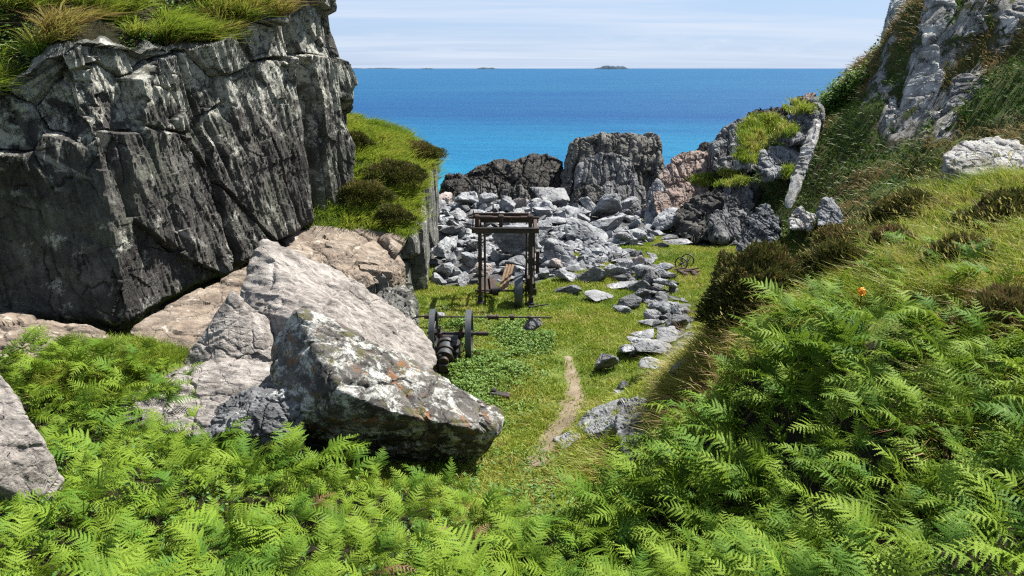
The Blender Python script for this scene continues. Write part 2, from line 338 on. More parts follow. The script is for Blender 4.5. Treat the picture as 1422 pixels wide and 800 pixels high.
m_ = NT('backlit_island_rock'); M['island'] = m_.finish(m_.ramp(m_.noise(m_.coord((.004, .004, .02)), 1., 6), [(.35, (.018, .034, .055)), (.65, (.035, .055, .075))]), .95, .1)  # dark blue-grey colour paints in the backlit, distant look of the islands

# ------------------------------------------------------------------ terrain
FL = -6.2
cps = []
for u, v, z in [(700, 655, FL), (745, 560, FL), (690, 520, FL), (620, 520, FL), (780, 470, FL), (700, 430, FL), (640, 430, FL), (820, 430, FL), (860, 380, FL), (950, 350, FL), (900, 450, FL), (1000, 343, FL), (885, 520, FL), (830, 330, -6.1), (700, 300, -5.9), (650, 320, -6.), (760, 285, -5.8), (880, 300, -6), (625, 285, -6), (800, 600, FL), (860, 560, FL), (930, 400, FL), (930, 470, FL)]:
    cps.append(ptz(u, v, z))
def g(u, v, Y, dz=0):
    p = pt(u, v, Y); p[2] += dz; cps.append(p)
for a in [(200, 480, 11.5), (50, 520, 10), (100, 470, 11.5), (250, 440, 13.2, -.25), (310, 400, 15, -.25), (400, 520, 12, -.9), (500, 560, 11, -.9),
          (200, 600, 8, -.45), (400, 640, 8, -.5), (600, 660, 8.3, -.5), (100, 700, 6, -.5), (400, 740, 6, -.5), (650, 760, 6.3, -.45), (0, 800, 4.5, -.5), (500, 800, 5, -.5), (0, 620, 8, -.6), (300, 600, 9.2, -.6), (700, 700, 8, -.35),
          (800, 780, 5.5, -.6), (950, 720, 6, -.75), (1000, 600, 7, -.7), (1100, 500, 7.2, -.6), (1100, 420, 8.2, -.5), (1200, 600, 5.2, -.6), (1300, 500, 5.5, -.5), (1250, 750, 3.5, -.6), (1422, 650, 3.5, -.6), (1100, 700, 4.6, -.7), (1000, 790, 4, -.6),
          (1000, 425, 10.4, -.3), (965, 500, 9.9, -.35), (930, 580, 9.5, -.3), (870, 640, 9.2, -.25), (770, 685, 8.8, -.2),
          (1200, 400, 8.6, -.2), (1350, 420, 7, -.25), (1422, 380, 7.5, -.2), (1250, 320, 11, -.2), (1400, 300, 10.5, -.2), (1150, 345, 11.5, -.2), (1060, 420, 10, -.2), (1300, 235, 13, -.2), (1410, 235, 12.5, -.2),
          (1150, 300, 22), (1200, 250, 24), (1100, 290, 25, -.9), (1300, 170, 25), (1250, 60, 29), (1422, 100, 24), (1422, 0, 27), (1262, 0, 30), (1203, 100, 30, -.8), (1130, 145, 31, -.5), (1080, 160, 32, -.7), (1000, 195, 33, -1.2), (960, 215, 34, -1.6), (1050, 235, 29, -1.), (1000, 265, 29.5, -1.2), (930, 292, 31, -.9), (1000, 322, 27, -.5), (1350, 60, 26.5), (1155, 130, 31, -1.2), (1180, 120, 30.6, -1.4), (1204, 96, 30.2, -.8), (1228, 62, 30, -.6)]:
    g(*a)
for a in [(90, 441, 13.0, -.45), (150, 450, 12.8, -.45), (10, 436, 12.8, -.45), (190, 455, 12.9, -.4)]: g(*a)
for p in [(0, 0, -1.65), (-3, 1, -2.3), (3, .5, -1.6), (-8, 3, -3.3), (0, -12, -.6), (0, 2.5, -3.0), (-12, -8, -1.5), (12, -8, -.6), (10, 5, -1.6), (16, 10, -1.2), (22, 6, 0), (11, 17, -2.9), (15, 19, -1.6), (7, 14.5, -5.0), (8, 18, -5.7), (8.5, 21.5, -5.9), (7.5, 33, -7), (4, 36, -7.5),
          (20, 33, 5), (26, 28, 5.5), (30, 15, 4), (14.5, 38, -4), (12, 39, -7), (19, 41, -2), (26, 46, -5), (9, 40, -9.5), (16, 47, -12), (30, 60, -13), (40, 30, 4), (40, 50, -8),
          (-6, 37, -8), (0, 38.5, -8), (5, 38.5, -8), (-6, 44, -12), (0, 45, -12.5), (6, 45, -12.5), (0, 62, -15), (-14, 36, -9), (-14, 48, -13), (-30, 60, -15), (-4, 30, -6.3), (-8, 33, -7), (-3.5, 24, -6.3), (-3.5, 20, -6.3),
          (-12, 12, -4.3), (-12, 8, -4.0), (-9, 15, -4.6), (-7, 18, -4.6), (-7, 22, -5), (-10, 26, -5), (-16, 20, -4.5), (-25, 15, -3.5), (-25, 5, -3), (-25, 30, -5), (-20, -8, -2), (25, -8, 0), (45, 5, 2)]:
    cps.append(np.array(p, float))
cps = np.array(cps)
A = np.linalg.norm(cps[:, None, :2] - cps[None, :, :2], axis=2) ; n_ = len(cps)
Phi = np.zeros((n_ + 3, n_ + 3)); Phi[:n_, :n_] = A - np.eye(n_) * .12; Phi[:n_, n_] = 1; Phi[:n_, n_ + 1:] = cps[:, :2]; Phi[n_:, :n_] = Phi[:n_, n_:].T
wts = np.linalg.solve(Phi, np.concatenate([cps[:, 2], np.zeros(3)]))
GX0, GX1, GY0, GY1, GS = -26., 42., -12., 58., .16
gx = np.arange(GX0, GX1, GS); gy = np.arange(GY0, GY1, GS)
XX, YY = np.meshgrid(gx, gy, indexing='ij'); q = np.stack([XX.ravel(), YY.ravel()], 1)
Z = np.zeros(len(q))
for i in range(0, len(q), 40000):
    s_ = q[i:i + 40000]; Z[i:i + 40000] = np.linalg.norm(s_[:, None] - cps[None, :, :2], axis=2) @ wts[:n_] + wts[n_] + s_ @ wts[n_ + 1:]
q3 = np.column_stack([q, np.zeros(len(q))])
def is_hill(x, y): return sst(0, 2.5, (y - 15.5) - .35 * (x - 9) * 0 + (x - 12) * .25) * sst(6.5, 9.5, x - np.maximum(0, 27 - y) * .12)
hill_w = is_hill(q[:, 0], q[:, 1])
Z += fbm(q3 * .55, 5, 3) * (.13 + .55 * hill_w) + fbm(q3 * 2.3, 3, 9) * (.035 + .16 * hill_w)
floor_w = sst(1.0, .2, np.abs(Z - FL)) * (q[:, 1] < 28)
Zg = Z.reshape(XX.shape)
def terr(x, y):
    x = np.asarray(x, float); y = np.asarray(y, float)
    fx = np.clip((x - GX0) / GS, 0, len(gx) - 1.001); fy = np.clip((y - GY0) / GS, 0, len(gy) - 1.001)
    i = fx.astype(int); j = fy.astype(int); a = fx - i; b = fy - j
    return Zg[i, j] * (1 - a) * (1 - b) + Zg[i + 1, j] * a * (1 - b) + Zg[i, j + 1] * (1 - a) * b + Zg[i + 1, j + 1] * a * b
def hit(u, v, y0=3., y1=55.):
    d = ray(u, v); Y = np.arange(y0, y1, .04); P = d[None] * (Y / d[1])[:, None]
    b = np.nonzero(P[:, 2] < terr(P[:, 0], P[:, 1]))[0]
    return P[b[0]] if len(b) else P[-1]
V = np.column_stack([q, Z]); Fq = grid_faces(len(gx), len(gy))
fh = hill_w[Fq].mean(1) > .5
# bare rock ribs breaking through the hillside turf
STK = [([(1264, -15), (1244, 30), (1232, 70), (1218, 110), (1212, 140)], .5), ([(1302, 66), (1288, 110), (1270, 150), (1256, 190)], .85), ([(1318, -20), (1306, 20), (1292, 52), (1276, 88)], .6), ([(1356, 22), (1334, 56)], .4), ([(1424, -5), (1404, 24), (1386, 60)], .6), ([(1352, 104), (1326, 140), (1306, 190)], .38), ([(1238, 130), (1228, 192)], .3), ([(1380, -15), (1346, 15)], .4), ([(1250, 170), (1240, 205)], .3), ([(1290, 170), (1278, 200)], .3)]
STW = []
for l_, w_ in STK:
    hp = np.array([hit(u, v, 16.) for u, v in l_])
    for i in range(len(hp) - 1):
        for k in np.linspace(0, 1, 12): STW.append((*(hp[i] * (1 - k) + hp[i + 1] * k), w_))
STW = np.array(STW)
def rockmask(P):
    o = np.full(len(P), -9.)
    P2 = P + .35 * np.stack([fbm(P * 1.1, 3, 91), fbm(P * 1.1, 3, 92), 0 * P[:, 0]], 1)
    for a in STW: o = np.maximum(o, 1 - np.linalg.norm(P2 - a[:3], axis=1) / (a[3] * 1.05))
    return sst(.05, .3, o + .75 * fbm(P * np.array([1.5, 1.5, .9]), 4, 93))
hv = np.unique(Fq[fh]); rk_ = np.zeros(len(q)); rk_[hv] = rockmask(V[hv])
for nm, sel, mt, lb in (('ground', ~fh, M['ground'], 'green and earthy ground of the quarry floor and its grassy banks'), ('hillside', fh, M['hill'], 'steep shaded hillside of dark turf and bracken above the quarry')):
    F_ = Fq[sel]; idx, inv = np.unique(F_, return_inverse=True); globals()['gsel_' + nm] = V[F_].mean(1)
    if nm == 'hillside': V[idx, 2] += rk_[idx] * (.10 + .2 * ridged(V[idx] * np.array([.9, .9, .5]), 2, 95))
    tag(mk(nm, V[idx], inv.reshape(F_.shape), mt, smooth=True, tint=rk_[idx] if nm == 'hillside' else None), lb, 'ground' if nm == 'ground' else 'hill', kind='structure')

# sea and far islands
S = 60000.
tag(mk('sea', [(-S, 20, -10), (S, 20, -10), (S, S, -10), (-S, S, -10)], np.array([[0, 1, 2, 3]]), M['sea']), 'deep blue sea turning turquoise close to the rocks', 'sea', kind='structure')
def island(u0, u1, hpx, D, seed, label):
    t = D / 1.04; x0 = (u0 - 711) / FPX * t; x1 = (u1 - 711) / FPX * t; n, m = 70, 14
    a = np.linspace(0, 1, n); b = np.linspace(-1, 1, m); AA, BB = np.meshgrid(a, b, indexing='ij')
    hh = hpx / FPX * t
    p = np.stack([AA.ravel() * 7, BB.ravel() * 1.5, np.full(n * m, seed * 3.7)], 1)
    z = hh * np.clip(1 - (2 * AA.ravel() - 1) ** 2, 0, 1) ** .45 * np.clip(1 - BB.ravel() ** 2, 0, 1) ** .5 * (.62 + .5 * fbm(p, 4, seed))
    Vv = np.stack([x0 + AA.ravel() * (x1 - x0), D + BB.ravel() * (x1 - x0) * .3, -14 + z * 1.15], 1)
    tag(mk('island', Vv, grid_faces(n, m), M['island'], smooth=True), label, 'island', kind='structure')
island(825, 872, 6, 9000, 2, 'dark low island alone on the horizon')
island(660, 694, 3.2, 9500, 5, 'thin flat island on the horizon above the dark sea rocks')
island(582, 606, 2.4, 9800, 8, 'faint sliver of an island on the horizon beside the grassy knoll')
island(480, 565, 1.7, 16000, 11, 'faint long low coast on the horizon behind the cliff edge')

# path
pxs = [(742, 650), (756, 628), (772, 606), (792, 578), (800, 545), (793, 518), (788, 495)]
pw = np.array([hit(u, v)[:2] for u, v in pxs])
PT = []
for i in range(len(pw) - 1):
    for k in np.linspace(0, 1, 26, endpoint=False): PT.append(pw[i] * (1 - k) + pw[i + 1] * k)
PT = np.array(PT)
for _ in range(12): PT[1:-1] = (PT[:-2] + 2 * PT[1:-1] + PT[2:]) / 4
def path_dist(x, y):
    o = np.full(len(x), 99.)
    for i in range(0, len(PT), 4): o = np.minimum(o, np.hypot(x - PT[i, 0], y - PT[i, 1]))
    return o
tg = np.gradient(PT, axis=0); tg /= np.linalg.norm(tg, axis=1, keepdims=True); nn = np.stack([-tg[:, 1], tg[:, 0]], 1)
ks = np.linspace(-1, 1, 11); n3 = np.column_stack([PT * 1.7, np.zeros(len(PT))])
ta_ = np.interp(np.linspace(0, 1, len(PT)), [0, .22, .45, .75, 1], [.4, 1.15, .85, .6, .3]); wl = (.34 + .2 * fbm(n3 * 1.6, 4, 5)) * ta_; wr = (.34 + .2 * fbm(n3 * 1.6, 4, 15)) * ta_
rows = []
for k in ks:
    p = PT + nn * (np.where(k < 0, wl, wr) * k)[:, None]; rows.append(np.column_stack([p, terr(p[:, 0], p[:, 1]) + .012 * (1 - abs(k)) + .004]))
Vp = np.stack(rows, 1).reshape(-1, 3); pe_ = np.tile(np.abs(ks), len(PT))
tag(mk('path', Vp, grid_faces(len(PT), len(ks)), M['path'], smooth=True, tint=pe_), 'narrow trodden earth path running down the grassy quarry floor', 'path', kind='structure')

# ------------------------------------------------------------------ rocks
ICO = {}
def ico(sub):
    if sub not in ICO:
        bm = bmesh.new(); bmesh.ops.create_icosphere(bm, subdivisions=sub, radius=1); bm.verts.ensure_lookup_table()
        ICO[sub] = (np.array([v.co[:] for v in bm.verts]), np.array([[v.index for v in f.verts] for f in bm.faces])); bm.free()
    return ICO[sub]
def hull_planes(Q):
    bm = bmesh.new()
    for p in Q: bm.verts.new(p)
    bmesh.ops.convex_hull(bm, input=bm.verts, use_existing_faces=False)
    N, D = [], []
    for f in bm.faces:
        f.normal_update(); n = np.array(f.normal[:]); d = float(n @ np.array(f.verts[0].co[:]))
        if d < 0: n, d = -n, -d
        N.append(n); D.append(max(d, .03))
    bm.free(); return np.array(N), np.array(D)
def rock_shape(pts, sub=6, k=26, rough=.05, fine=.02, strata=None, sa=0., seed=0, chip=.5, cell=1., zs=1.):
    """angular rock: convex polytope of pts, edges rounded a little, displaced by joints, bedding and grain (metres)"""
    pts = np.asarray(pts, float); c = (pts.max(0) + pts.min(0)) / 2 * .5 + pts.mean(0) * .5; s = (pts.max(0) - pts.min(0)) / 2
    N, D = hull_planes((pts - c) / s); d, F_ = ico(sub)
    r = (np.maximum(d @ N.T, 0) / D[None]); r = (r ** k).sum(1) ** (-1. / k)
    V_ = d * r[:, None] * s + c
    n = vnormals(V_, F_)
    L = float(np.mean(s)); p = V_ / L * np.array([1, 1, zs]) + seed * 7.31
    f1, f2, ih = worley(p * 1.7 / cell + .3 * fbm(p * 2, 3, seed)[:, None], seed)
    disp = rough * fbm(p * 1.6, 4, seed) + rough * chip * (ih - .5) * 1.6 - rough * chip * .9 * sst(.12, 0, f2 - f1)
    f1, f2, ih = worley(p * 4.3 / cell, seed + 3); disp += rough * chip * .5 * (ih - .5) - rough * chip * .3 * sst(.1, 0, f2 - f1)
    disp += fine * ridged(p * 9, 3, seed + 5)
    if strata is not None: disp += sa * fbm(V_ @ np.asarray(strata).T, 3, seed + 9, .5)
    return V_ + n * disp[:, None], F_
def bedrock(name, pts, label, mat, cat, seed, nb=(.9, .3, -.3), t=(.3, 0, 1), thick=.5, length=1.8, amp=.32, sub=7, k=30, grain=.05, rough=.13):
    V_, F_ = rock_shape(pts, sub=sub, k=k, rough=rough, fine=0, seed=seed, chip=.5, zs=.6)
    n = vnormals(V_, F_); dd = bed_disp(V_, nb, t, thick, length, amp, seed) + grain * ridged(V_ * np.array([3.2, 3.2, 1.2]), 3, seed)
    V_ = V_ + n * dd[:, None]; b = V_.mean(0); b[2] = V_[:, 2].min()
    o = mk(name, V_, F_, mat, smooth=True, origin=b); o.data.set_sharp_from_angle(angle=R(32)); return tag(o, label, cat)
SD_VERT = np.array([[2.4, 0, .5], [0, 2.4, 0], [0, 0, .28]])
def hull_rock(name, pts, label, mat, cat='boulder', group=None, parent=None, **kw):
    V_, F_ = rock_shape(pts, **kw); b = V_.mean(0); b[2] = V_[:, 2].min()
    o = mk(name, V_, F_, mat, parent=parent, smooth=True, origin=b)
    o.data.set_sharp_from_angle(angle=R(38))
    if parent is None: tag(o, label, cat, group)
    return o
def P_(*l, drop=0):
    a = [pt(*p) for p in l]
    if drop: a += [p + np.array([0, 0, -drop]) for p in a]
    return a

def hsh2(a, b, s_): return hsh(np.floor(a).astype(np.int64), np.floor(b).astype(np.int64), np.zeros(len(a), np.int64), s_)
def bed_disp(p, nb, t, thick, length, amp, seed):
    """rock split into upright sheets: every sheet, and every broken length of a sheet, stands out by its own amount"""
    nb = np.asarray(nb, float); nb /= np.linalg.norm(nb); t = np.asarray(t, float); t = t - nb * (t @ nb); t /= np.linalg.norm(t); d = 0
    for k, (f, g_) in enumerate(((1., 1.), (2.3, .5), (5.1, .16))):
        b = (p @ nb) / thick * f + .45 * fbm(p * .8 / thick * .35, 3, seed + k) + seed * 1.7
        l = (p @ t) / length * f ** .6 + 5 * hsh2(b, b * 0, seed + 20 + k) + .5 * fbm(p / length * 1.5, 2, seed + 40 + k)
        fr_ = b - np.floor(b); d = d + g_ * (hsh2(b, l, seed + 60 + k) - .55) - g_ * .45 * (1 - sst(0, .10, np.minimum(fr_, 1 - fr_)))
    return d * amp

# ---- left cliff: swept surface, face then grassy top
base = [(-330, 410, 11.6), (-160, 420, 12.0), (-60, 428, 12.4), (60, 438, 12.9), (180, 446, 13.0), (250, 416, 14.4), (330, 368, 16.2), (400, 335, 18.0), (440, 315, 19.3), (466, 304, 20.3), (478, 300, 20.7), (484, 297, 21.0)]
top = [(-380, 260, 12.0), (-200, 190, 12.2), (-80, 150, 12.4), (20, 120, 12.8), (110, 62, 13.4), (190, 72, 14.4), (260, 72, 15.6), (350, 38, 17.3), (415, 0, 18.9), (449, -45, 20.2), (461, 42, 20.7), (486, 112, 21.1)]
B = np.array([pt(*a) for a in base] + [(-5.3, 22.5, -4.6), (-7.5, 25, -5), (-12, 28, -6)]); T = np.array([pt(*a) for a in top] + [(-5.4, 22.8, -1.2), (-7.6, 25.2, .2), (-12, 28, 1)])
B[:, 2] -= .35
cap = [np.array([0, 0, 0.]), np.array([-.55, .45, .32]), np.array([-1.6, 1.2, 1.15]), np.array([-3.6, 2.4, 2.0]), np.array([-10, 5, 3.]), np.array([-16, 6, 2.6])]
seglen = np.concatenate([[0], np.cumsum(np.linalg.norm(np.diff(B[:, :2], axis=0), axis=1))]); ns = 900
su = np.linspace(0, seglen[-1], ns)
def ip(P): return np.stack([np.interp(su, seglen, P[:, k]) for k in range(3)], 1)
Bs, Ts = ip(B), ip(T); nh = 330; nc = 90
hs = np.linspace(0, 1, nh)
face = Bs[:, None] * (1 - hs)[None, :, None] + Ts[:, None] * hs[None, :, None]
ct = np.linspace(0, 1, nc)[1:] ** 1.5 * 5
capo = np.stack([np.interp(ct, np.arange(6), [c[k] for c in cap]) for k in range(3)], 1)
fade = np.ones(ns); fade *= 1 - .6 * sst(seglen[9] - .2, seglen[9] + .6, su)
capg = Ts[:, None] + capo[None] * np.stack([np.ones(ns), np.ones(ns), fade], 1)[:, None, :]
CG = np.concatenate([face, capg], 1); nv = CG.shape[1]
Vc = CG.reshape(-1, 3); Fc = grid_faces(ns, nv)
Nn = vnormals(Vc, Fc)
if (Nn[: nh // 2, 0].mean()) < 0: pass
S2 = np.repeat(su, nv); Hh = np.tile(np.concatenate([hs, np.ones(nc - 1) * 1.0]), ns); isc = np.tile(np.concatenate([np.zeros(nh), ct / 5]), ns)
zr = Vc[:, 2]; h_abs = Hh * np.repeat(np.linalg.norm(Ts - Bs, axis=1), nv)
sl_ = S2 + .32 * h_abs                              # joints lean
pp = np.stack([sl_, h_abs, np.zeros_like(S2)], 1)
upm = sst(.62, .84, Hh + .26 * fbm(pp * .45, 3, 2)) * (isc < .02)
d = .10 * fbm(pp * .5, 5, 1)
wpp = pp + .12 * np.stack([fbm(pp * .8, 3, 31), fbm(pp * .8, 3, 32), 0 * S2], 1)
f1, f2, ih = worley(np.stack([wpp[:, 0] * .75, wpp[:, 1] * .85, 0 * S2 + .5], 1), 4, .62)
d += upm * ((ih - .62) * .75 - .22 * sst(.07, .0, f2 - f1))
f1, f2, ih = worley(np.stack([wpp[:, 0] * .42, wpp[:, 1] * .20, 0 * S2 + .5], 1), 8, .9)
d += (1 - upm) * ((ih - .5) * .20 - .22 * sst(.025, .0, f2 - f1) * (fbm(pp * .5, 2, 44) > -.15))
f1, f2, ih = worley(np.stack([wpp[:, 0] * 2.1, wpp[:, 1] * 1.1, 0 * S2 + .5], 1), 12, .9)
d += (.05 + .18 * upm) * (ih - .5) - .05 * upm * sst(.06, 0, f2 - f1)
st = np.stack([S2 * 5 + h_abs * .7, h_abs * .55, 0 * S2], 1)
d += .075 * fbm(st, 5, 21, .7) + .022 * ridged(pp * np.array([5, 1.2, 1]), 3, 22)
d += .085 * bed_disp(np.stack([S2 + .26 * h_abs + .08 * fbm(pp * .7, 3, 23), h_abs, 0 * S2], 1), (1, 0, 0), (0, 1, 0), 1.05, 2.4, 1., 5) * (1 - .4 * upm)
# the two dark upright clefts near the seaward end, the overhang at the foot
for s0, wd, dp, h0 in ((seglen[8] + .45, .16, .7, .0), (seglen[6] + .2, .07, .3, .0), (seglen[4] + .7, .1, .35, .42)):
    d -= dp * np.exp(-((S2 + .1 * h_abs - s0 - .12 * fbm(pp * .9, 3, 50)) / wd) ** 2) * (Hh > h0) * (isc < .02)
d -= .45 * sst(.09, .0, Hh + .03 * fbm(pp, 3, 6)) * sst(seglen[2], seglen[4], S2)
d *= np.where(isc > .02, 0, 1)
d += (isc > .02) * (.5 * fbm(Vc * .9, 4, 61) * sst(0, .1, isc) + .12 * fbm(Vc * 3.1, 3, 62))
flat_n = np.stack([np.gradient(Bs[:, 1]), -np.gradient(Bs[:, 0]), 0 * su], 1); flat_n /= np.linalg.norm(flat_n, axis=1, keepdims=True)
ND = np.repeat(flat_n, nv, axis=0); ND[isc > .02] = (0, 0, 1)
Vc = Vc + ND * d[:, None]
cl_face = (np.tile(np.arange(nv - 1), ns - 1) < nh + 3)
def submesh(V_, F_, sel):
    idx, inv = np.unique(F_[sel], return_inverse=True); return V_[idx], inv.reshape(-1, F_.shape[1])
a, b = submesh(Vc, Fc, cl_face); co_ = mk('cliff', a, b, M['cliff'], smooth=True); co_.data.set_sharp_from_angle(angle=R(34))
tag(co_, 'tall dark sheer rock cliff with vertical joints at the side of the quarry', 'cliff', kind='structure')
a, b = submesh(Vc, Fc, ~cl_face); CAPV, CAPF = a, b
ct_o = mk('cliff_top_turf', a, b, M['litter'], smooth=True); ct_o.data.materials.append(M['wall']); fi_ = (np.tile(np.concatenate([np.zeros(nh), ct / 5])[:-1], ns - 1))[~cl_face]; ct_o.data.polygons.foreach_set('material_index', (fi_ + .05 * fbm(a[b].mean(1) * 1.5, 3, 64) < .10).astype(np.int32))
tag(ct_o, 'turf bank on top of the dark cliff', 'ground', kind='structure')

# ---- the ledge and knoll seaward of the cliff: swept cross-sections ending in a quarried wall
secs = [(16.7, [(-9, -4.7), (-6, -4.7), (-4.6, -4.9), (-3.9, -5.3), (-3.7, -7)]), (17.2, [(-9, -4.5), (-5, -4.5), (-3.6, -4.8), (-3.25, -5.0), (-3.2, -7)]), (18.4, [(-9, -4.3), (-4.5, -4.3), (-3.2, -4.5), (-3.0, -4.7), (-2.95, -7)]),
        (19.6, [(-9, -3.8), (-5, -4.05), (-3.3, -4.3), (-2.85, -4.5), (-2.8, -7)]), (21, [(-9, -3.0), (-5, -3.3), (-3.3, -3.8), (-2.75, -4.2), (-2.75, -7)]), (22.6, [(-9, -2.2), (-5.2, -2.5), (-3.6, -3.0), (-2.7, -3.6), (-2.65, -7)]),
        (24.5, [(-9, -1.6), (-5.5, -1.75), (-3.8, -2.3), (-2.65, -3.2), (-2.6, -7)]), (26, [(-9, -1.35), (-6, -1.45), (-4, -2.0), (-2.6, -3.1), (-2.6, -7)]), (27.6, [(-9, -2), (-6, -2.2), (-4, -2.8), (-2.9, -3.9), (-2.75, -7)]), (29, [(-9, -4), (-6, -4.5), (-4.4, -5.4), (-3.6, -6.4), (-3.2, -7.4)]), (30.5, [(-9, -7), (-6, -7.3), (-5, -7.5), (-4, -7.6), (-3.2, -8)])]
ys = np.linspace(16.7, 30.5, 330); sy = [s[0] for s in secs]
tt = np.concatenate([np.linspace(0, 3, 170), np.linspace(3, 4, 110)[1:]])
KP = np.array([[p for p in s[1]] for s in secs], float)
sec = np.stack([[np.interp(ys, sy, KP[:, j, k]) for k in (0, 1)] for j in range(5)])     # 5,2,ny
def interp_t(k): return np.array([np.interp(tt, np.arange(5), sec[:, k, i]) for i in range(len(ys))])
KX, KZ = interp_t(0), interp_t(1)
Vk = np.stack([KX, np.repeat(ys[:, None], len(tt), 1), KZ], 2).reshape(-1, 3); Fk = grid_faces(len(ys), len(tt))
Tt = np.tile(tt, len(ys)); wallm = sst(2.9, 3.05, Tt); Nk = vnormals(Vk, Fk)
if Nk[:, 2].mean() < 0: Fk = Fk[:, ::-1]; Nk = -Nk
f1, f2, ih = worley(np.stack([Vk[:, 1] * 1.1, Vk[:, 2] * .35, Vk[:, 0] * .4], 1), 3)
dk = wallm * ((ih - .5) * .5 - .2 * sst(.08, 0, f2 - f1) + .09 * fbm(np.stack([Vk[:, 1] * 4, Vk[:, 2] * .5, Vk[:, 0]], 1), 4, 2)) + (1 - wallm) * (.10 * fbm(Vk * .9, 4, 4) + .05 * fbm(Vk * 3, 3, 5))
rockm = sst(19.9, 18.9, Vk[:, 1] + .5 * fbm(Vk * .8, 3, 8)) * (1 - wallm)
f1, f2, ih = worley(Vk * np.array([.7, .8, .5]), 6); dk += rockm * ((ih - .6) * .28 - .12 * sst(.08, 0, f2 - f1))
Vk = Vk + Nk * dk[:, None]
jj = np.tile(np.arange(len(tt) - 1), len(ys) - 1); fy_ = Vk[Fk].mean(1); fm = wallm[Fk].mean(1); fr = rockm[Fk].mean(1)
turf = (fm < .5) & (fr < .5)
a, b = submesh(Vk, Fk, ~turf & (fm >= .5)); o = mk('quarry_face', a, b, M['wall'], smooth=True); o.data.set_sharp_from_angle(angle=R(34)); tag(o, 'low grey vertical quarry face under the grassy knoll', 'rock face', kind='structure')
a, b = submesh(Vk, Fk, ~turf & (fm < .5)); o = mk('rock_ledge', a, b, M['tan'], smooth=True); o.data.set_sharp_from_angle(angle=R(38)); tag(o, 'flat pinkish rock ledge between the cliff foot and the knoll', 'ledge', kind='structure')
a, b = submesh(Vk, Fk, turf); KV, KF = a, b
tag(mk('knoll', a, b, M['ground'], smooth=True), 'rounded grassy knoll beyond the dark cliff', 'hill', kind='structure')

# ---- foreground boulders
hull_rock('boulder', P_((408, 421, 10.6), (374, 462, 10.5), (366, 530, 10.0), (392, 585, 9.6), (440, 432, 11.0), (482, 462, 11.3), (560, 512, 11.2), (640, 556, 10.9), (704, 570, 10.6), (704, 592, 10.3), (690, 615, 10.1), (470, 540, 9.35), (560, 578, 9.4), (640, 592, 9.7), (655, 660, 10.7), (560, 660, 10.9), (440, 640, 10.6), (480, 600, 11.8), (640, 620, 11.4), (390, 560, 11.2)),
          'big boulder crusted with white and orange lichen, sloping to a point by the path', M['lichen'], sub=7, k=30, rough=.07, fine=.018, seed=1, cell=.8)
hull_rock('boulder', P_((362, 329, 14.3), (335, 372, 13.7), (328, 405, 13.3), (440, 358, 15.0), (520, 402, 15.0), (588, 455, 14.6), (606, 495, 14.0), (600, 530, 13.4), (560, 525, 12.7), (460, 470, 12.3), (385, 432, 12.6), (345, 430, 12.9), (400, 530, 12.0), (600, 550, 12.6), (450, 450, 15.8), (580, 500, 15.2)),
          'huge pale slab boulder with a sharp peak tilting behind the lichen boulder', M['ridge'], sub=7, k=40, rough=.07, fine=.014, strata=[[1.5, 2, 2], [2, 6, 1], [1, 1, 7]], sa=.05, seed=2)
hull_rock('boulder', P_((322, 401, 12.4), (300, 430, 12.2), (285, 470, 12), (374, 445, 12.6), (388, 505, 12), (300, 512, 11.5), (240, 522, 11.6), (300, 570, 11.6), (390, 570, 11.8), (340, 500, 13)),
          'grey pointed boulder leaning against the huge pale slab', M['ridge'], sub=7, k=40, rough=.06, fine=.008, chip=.35, seed=3)
hull_rock('boulder', P_((140, 575, 9.8), (230, 515, 10.8), (300, 495, 11.3), (388, 500, 11.2), (380, 565, 10.2), (300, 572, 9.8), (265, 605, 9.3), (375, 610, 9.4), (200, 612, 9.4), (155, 605, 9.6), (300, 640, 10.2), (380, 640, 10.4)),
          'broad flat grey rock with dark ledges beside the lichen boulder', M['ridge'], sub=7, k=30, rough=.09, fine=.008, chip=.35, strata=[[1, 1, 4], [1, 1, 5], [1, 1, 6]], sa=.09, seed=4)
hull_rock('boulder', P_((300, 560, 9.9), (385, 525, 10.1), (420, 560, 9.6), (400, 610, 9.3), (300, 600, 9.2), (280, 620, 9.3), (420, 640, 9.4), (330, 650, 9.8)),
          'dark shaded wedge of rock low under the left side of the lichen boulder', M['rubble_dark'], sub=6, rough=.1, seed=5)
hull_rock('boulder', P_((-70, 480, 7.6), (2, 515, 7.3), (30, 560, 7.1), (58, 600, 6.9), (88, 660, 6.9), (74, 700, 6.7), (20, 690, 6.4), (-60, 640, 6.2), (-90, 560, 8), (0, 720, 6.6), (60, 740, 7.2)),
          'rounded grey brown boulder half in the frame among the bracken', M['ridge'], sub=7, rough=.06, fine=.012, seed=6)
hull_rock('boulder', P_((-80, 430, 12.2), (0, 433, 12.4), (100, 446, 12.4), (197, 480, 11.6), (190, 508, 11.2), (100, 500, 10.8), (0, 495, 10.6), (-80, 505, 10.5), drop=.7),
          'low pinkish slab of rock under the near end of the cliff', M['tan'], cat='rock slab', sub=7, rough=.10, fine=.015, seed=7)
hull_rock('boulder', P_((170, 458, 12.6), (250, 420, 13.7), (345, 366, 15.9), (420, 330, 17.6), (440, 345, 17.2), (370, 405, 14.6), (335, 450, 13), (265, 484, 12.2), (200, 478, 12.0), drop=.8),
          'long tan slab of bare rock along the foot of the dark cliff', M['tan'], cat='rock slab', sub=7, rough=.08, fine=.012, seed=8)
hull_rock('boulder', P_((405, 345, 17.2), (455, 325, 18.4), (500, 350, 18), (490, 385, 16.9), (440, 380, 16.4), (400, 365, 16.4), drop=1.), 'cracked tan rock slab at the edge of the ledge above the huge pale boulder', M['tan'], cat='rock slab', sub=6, rough=.10, seed=9)
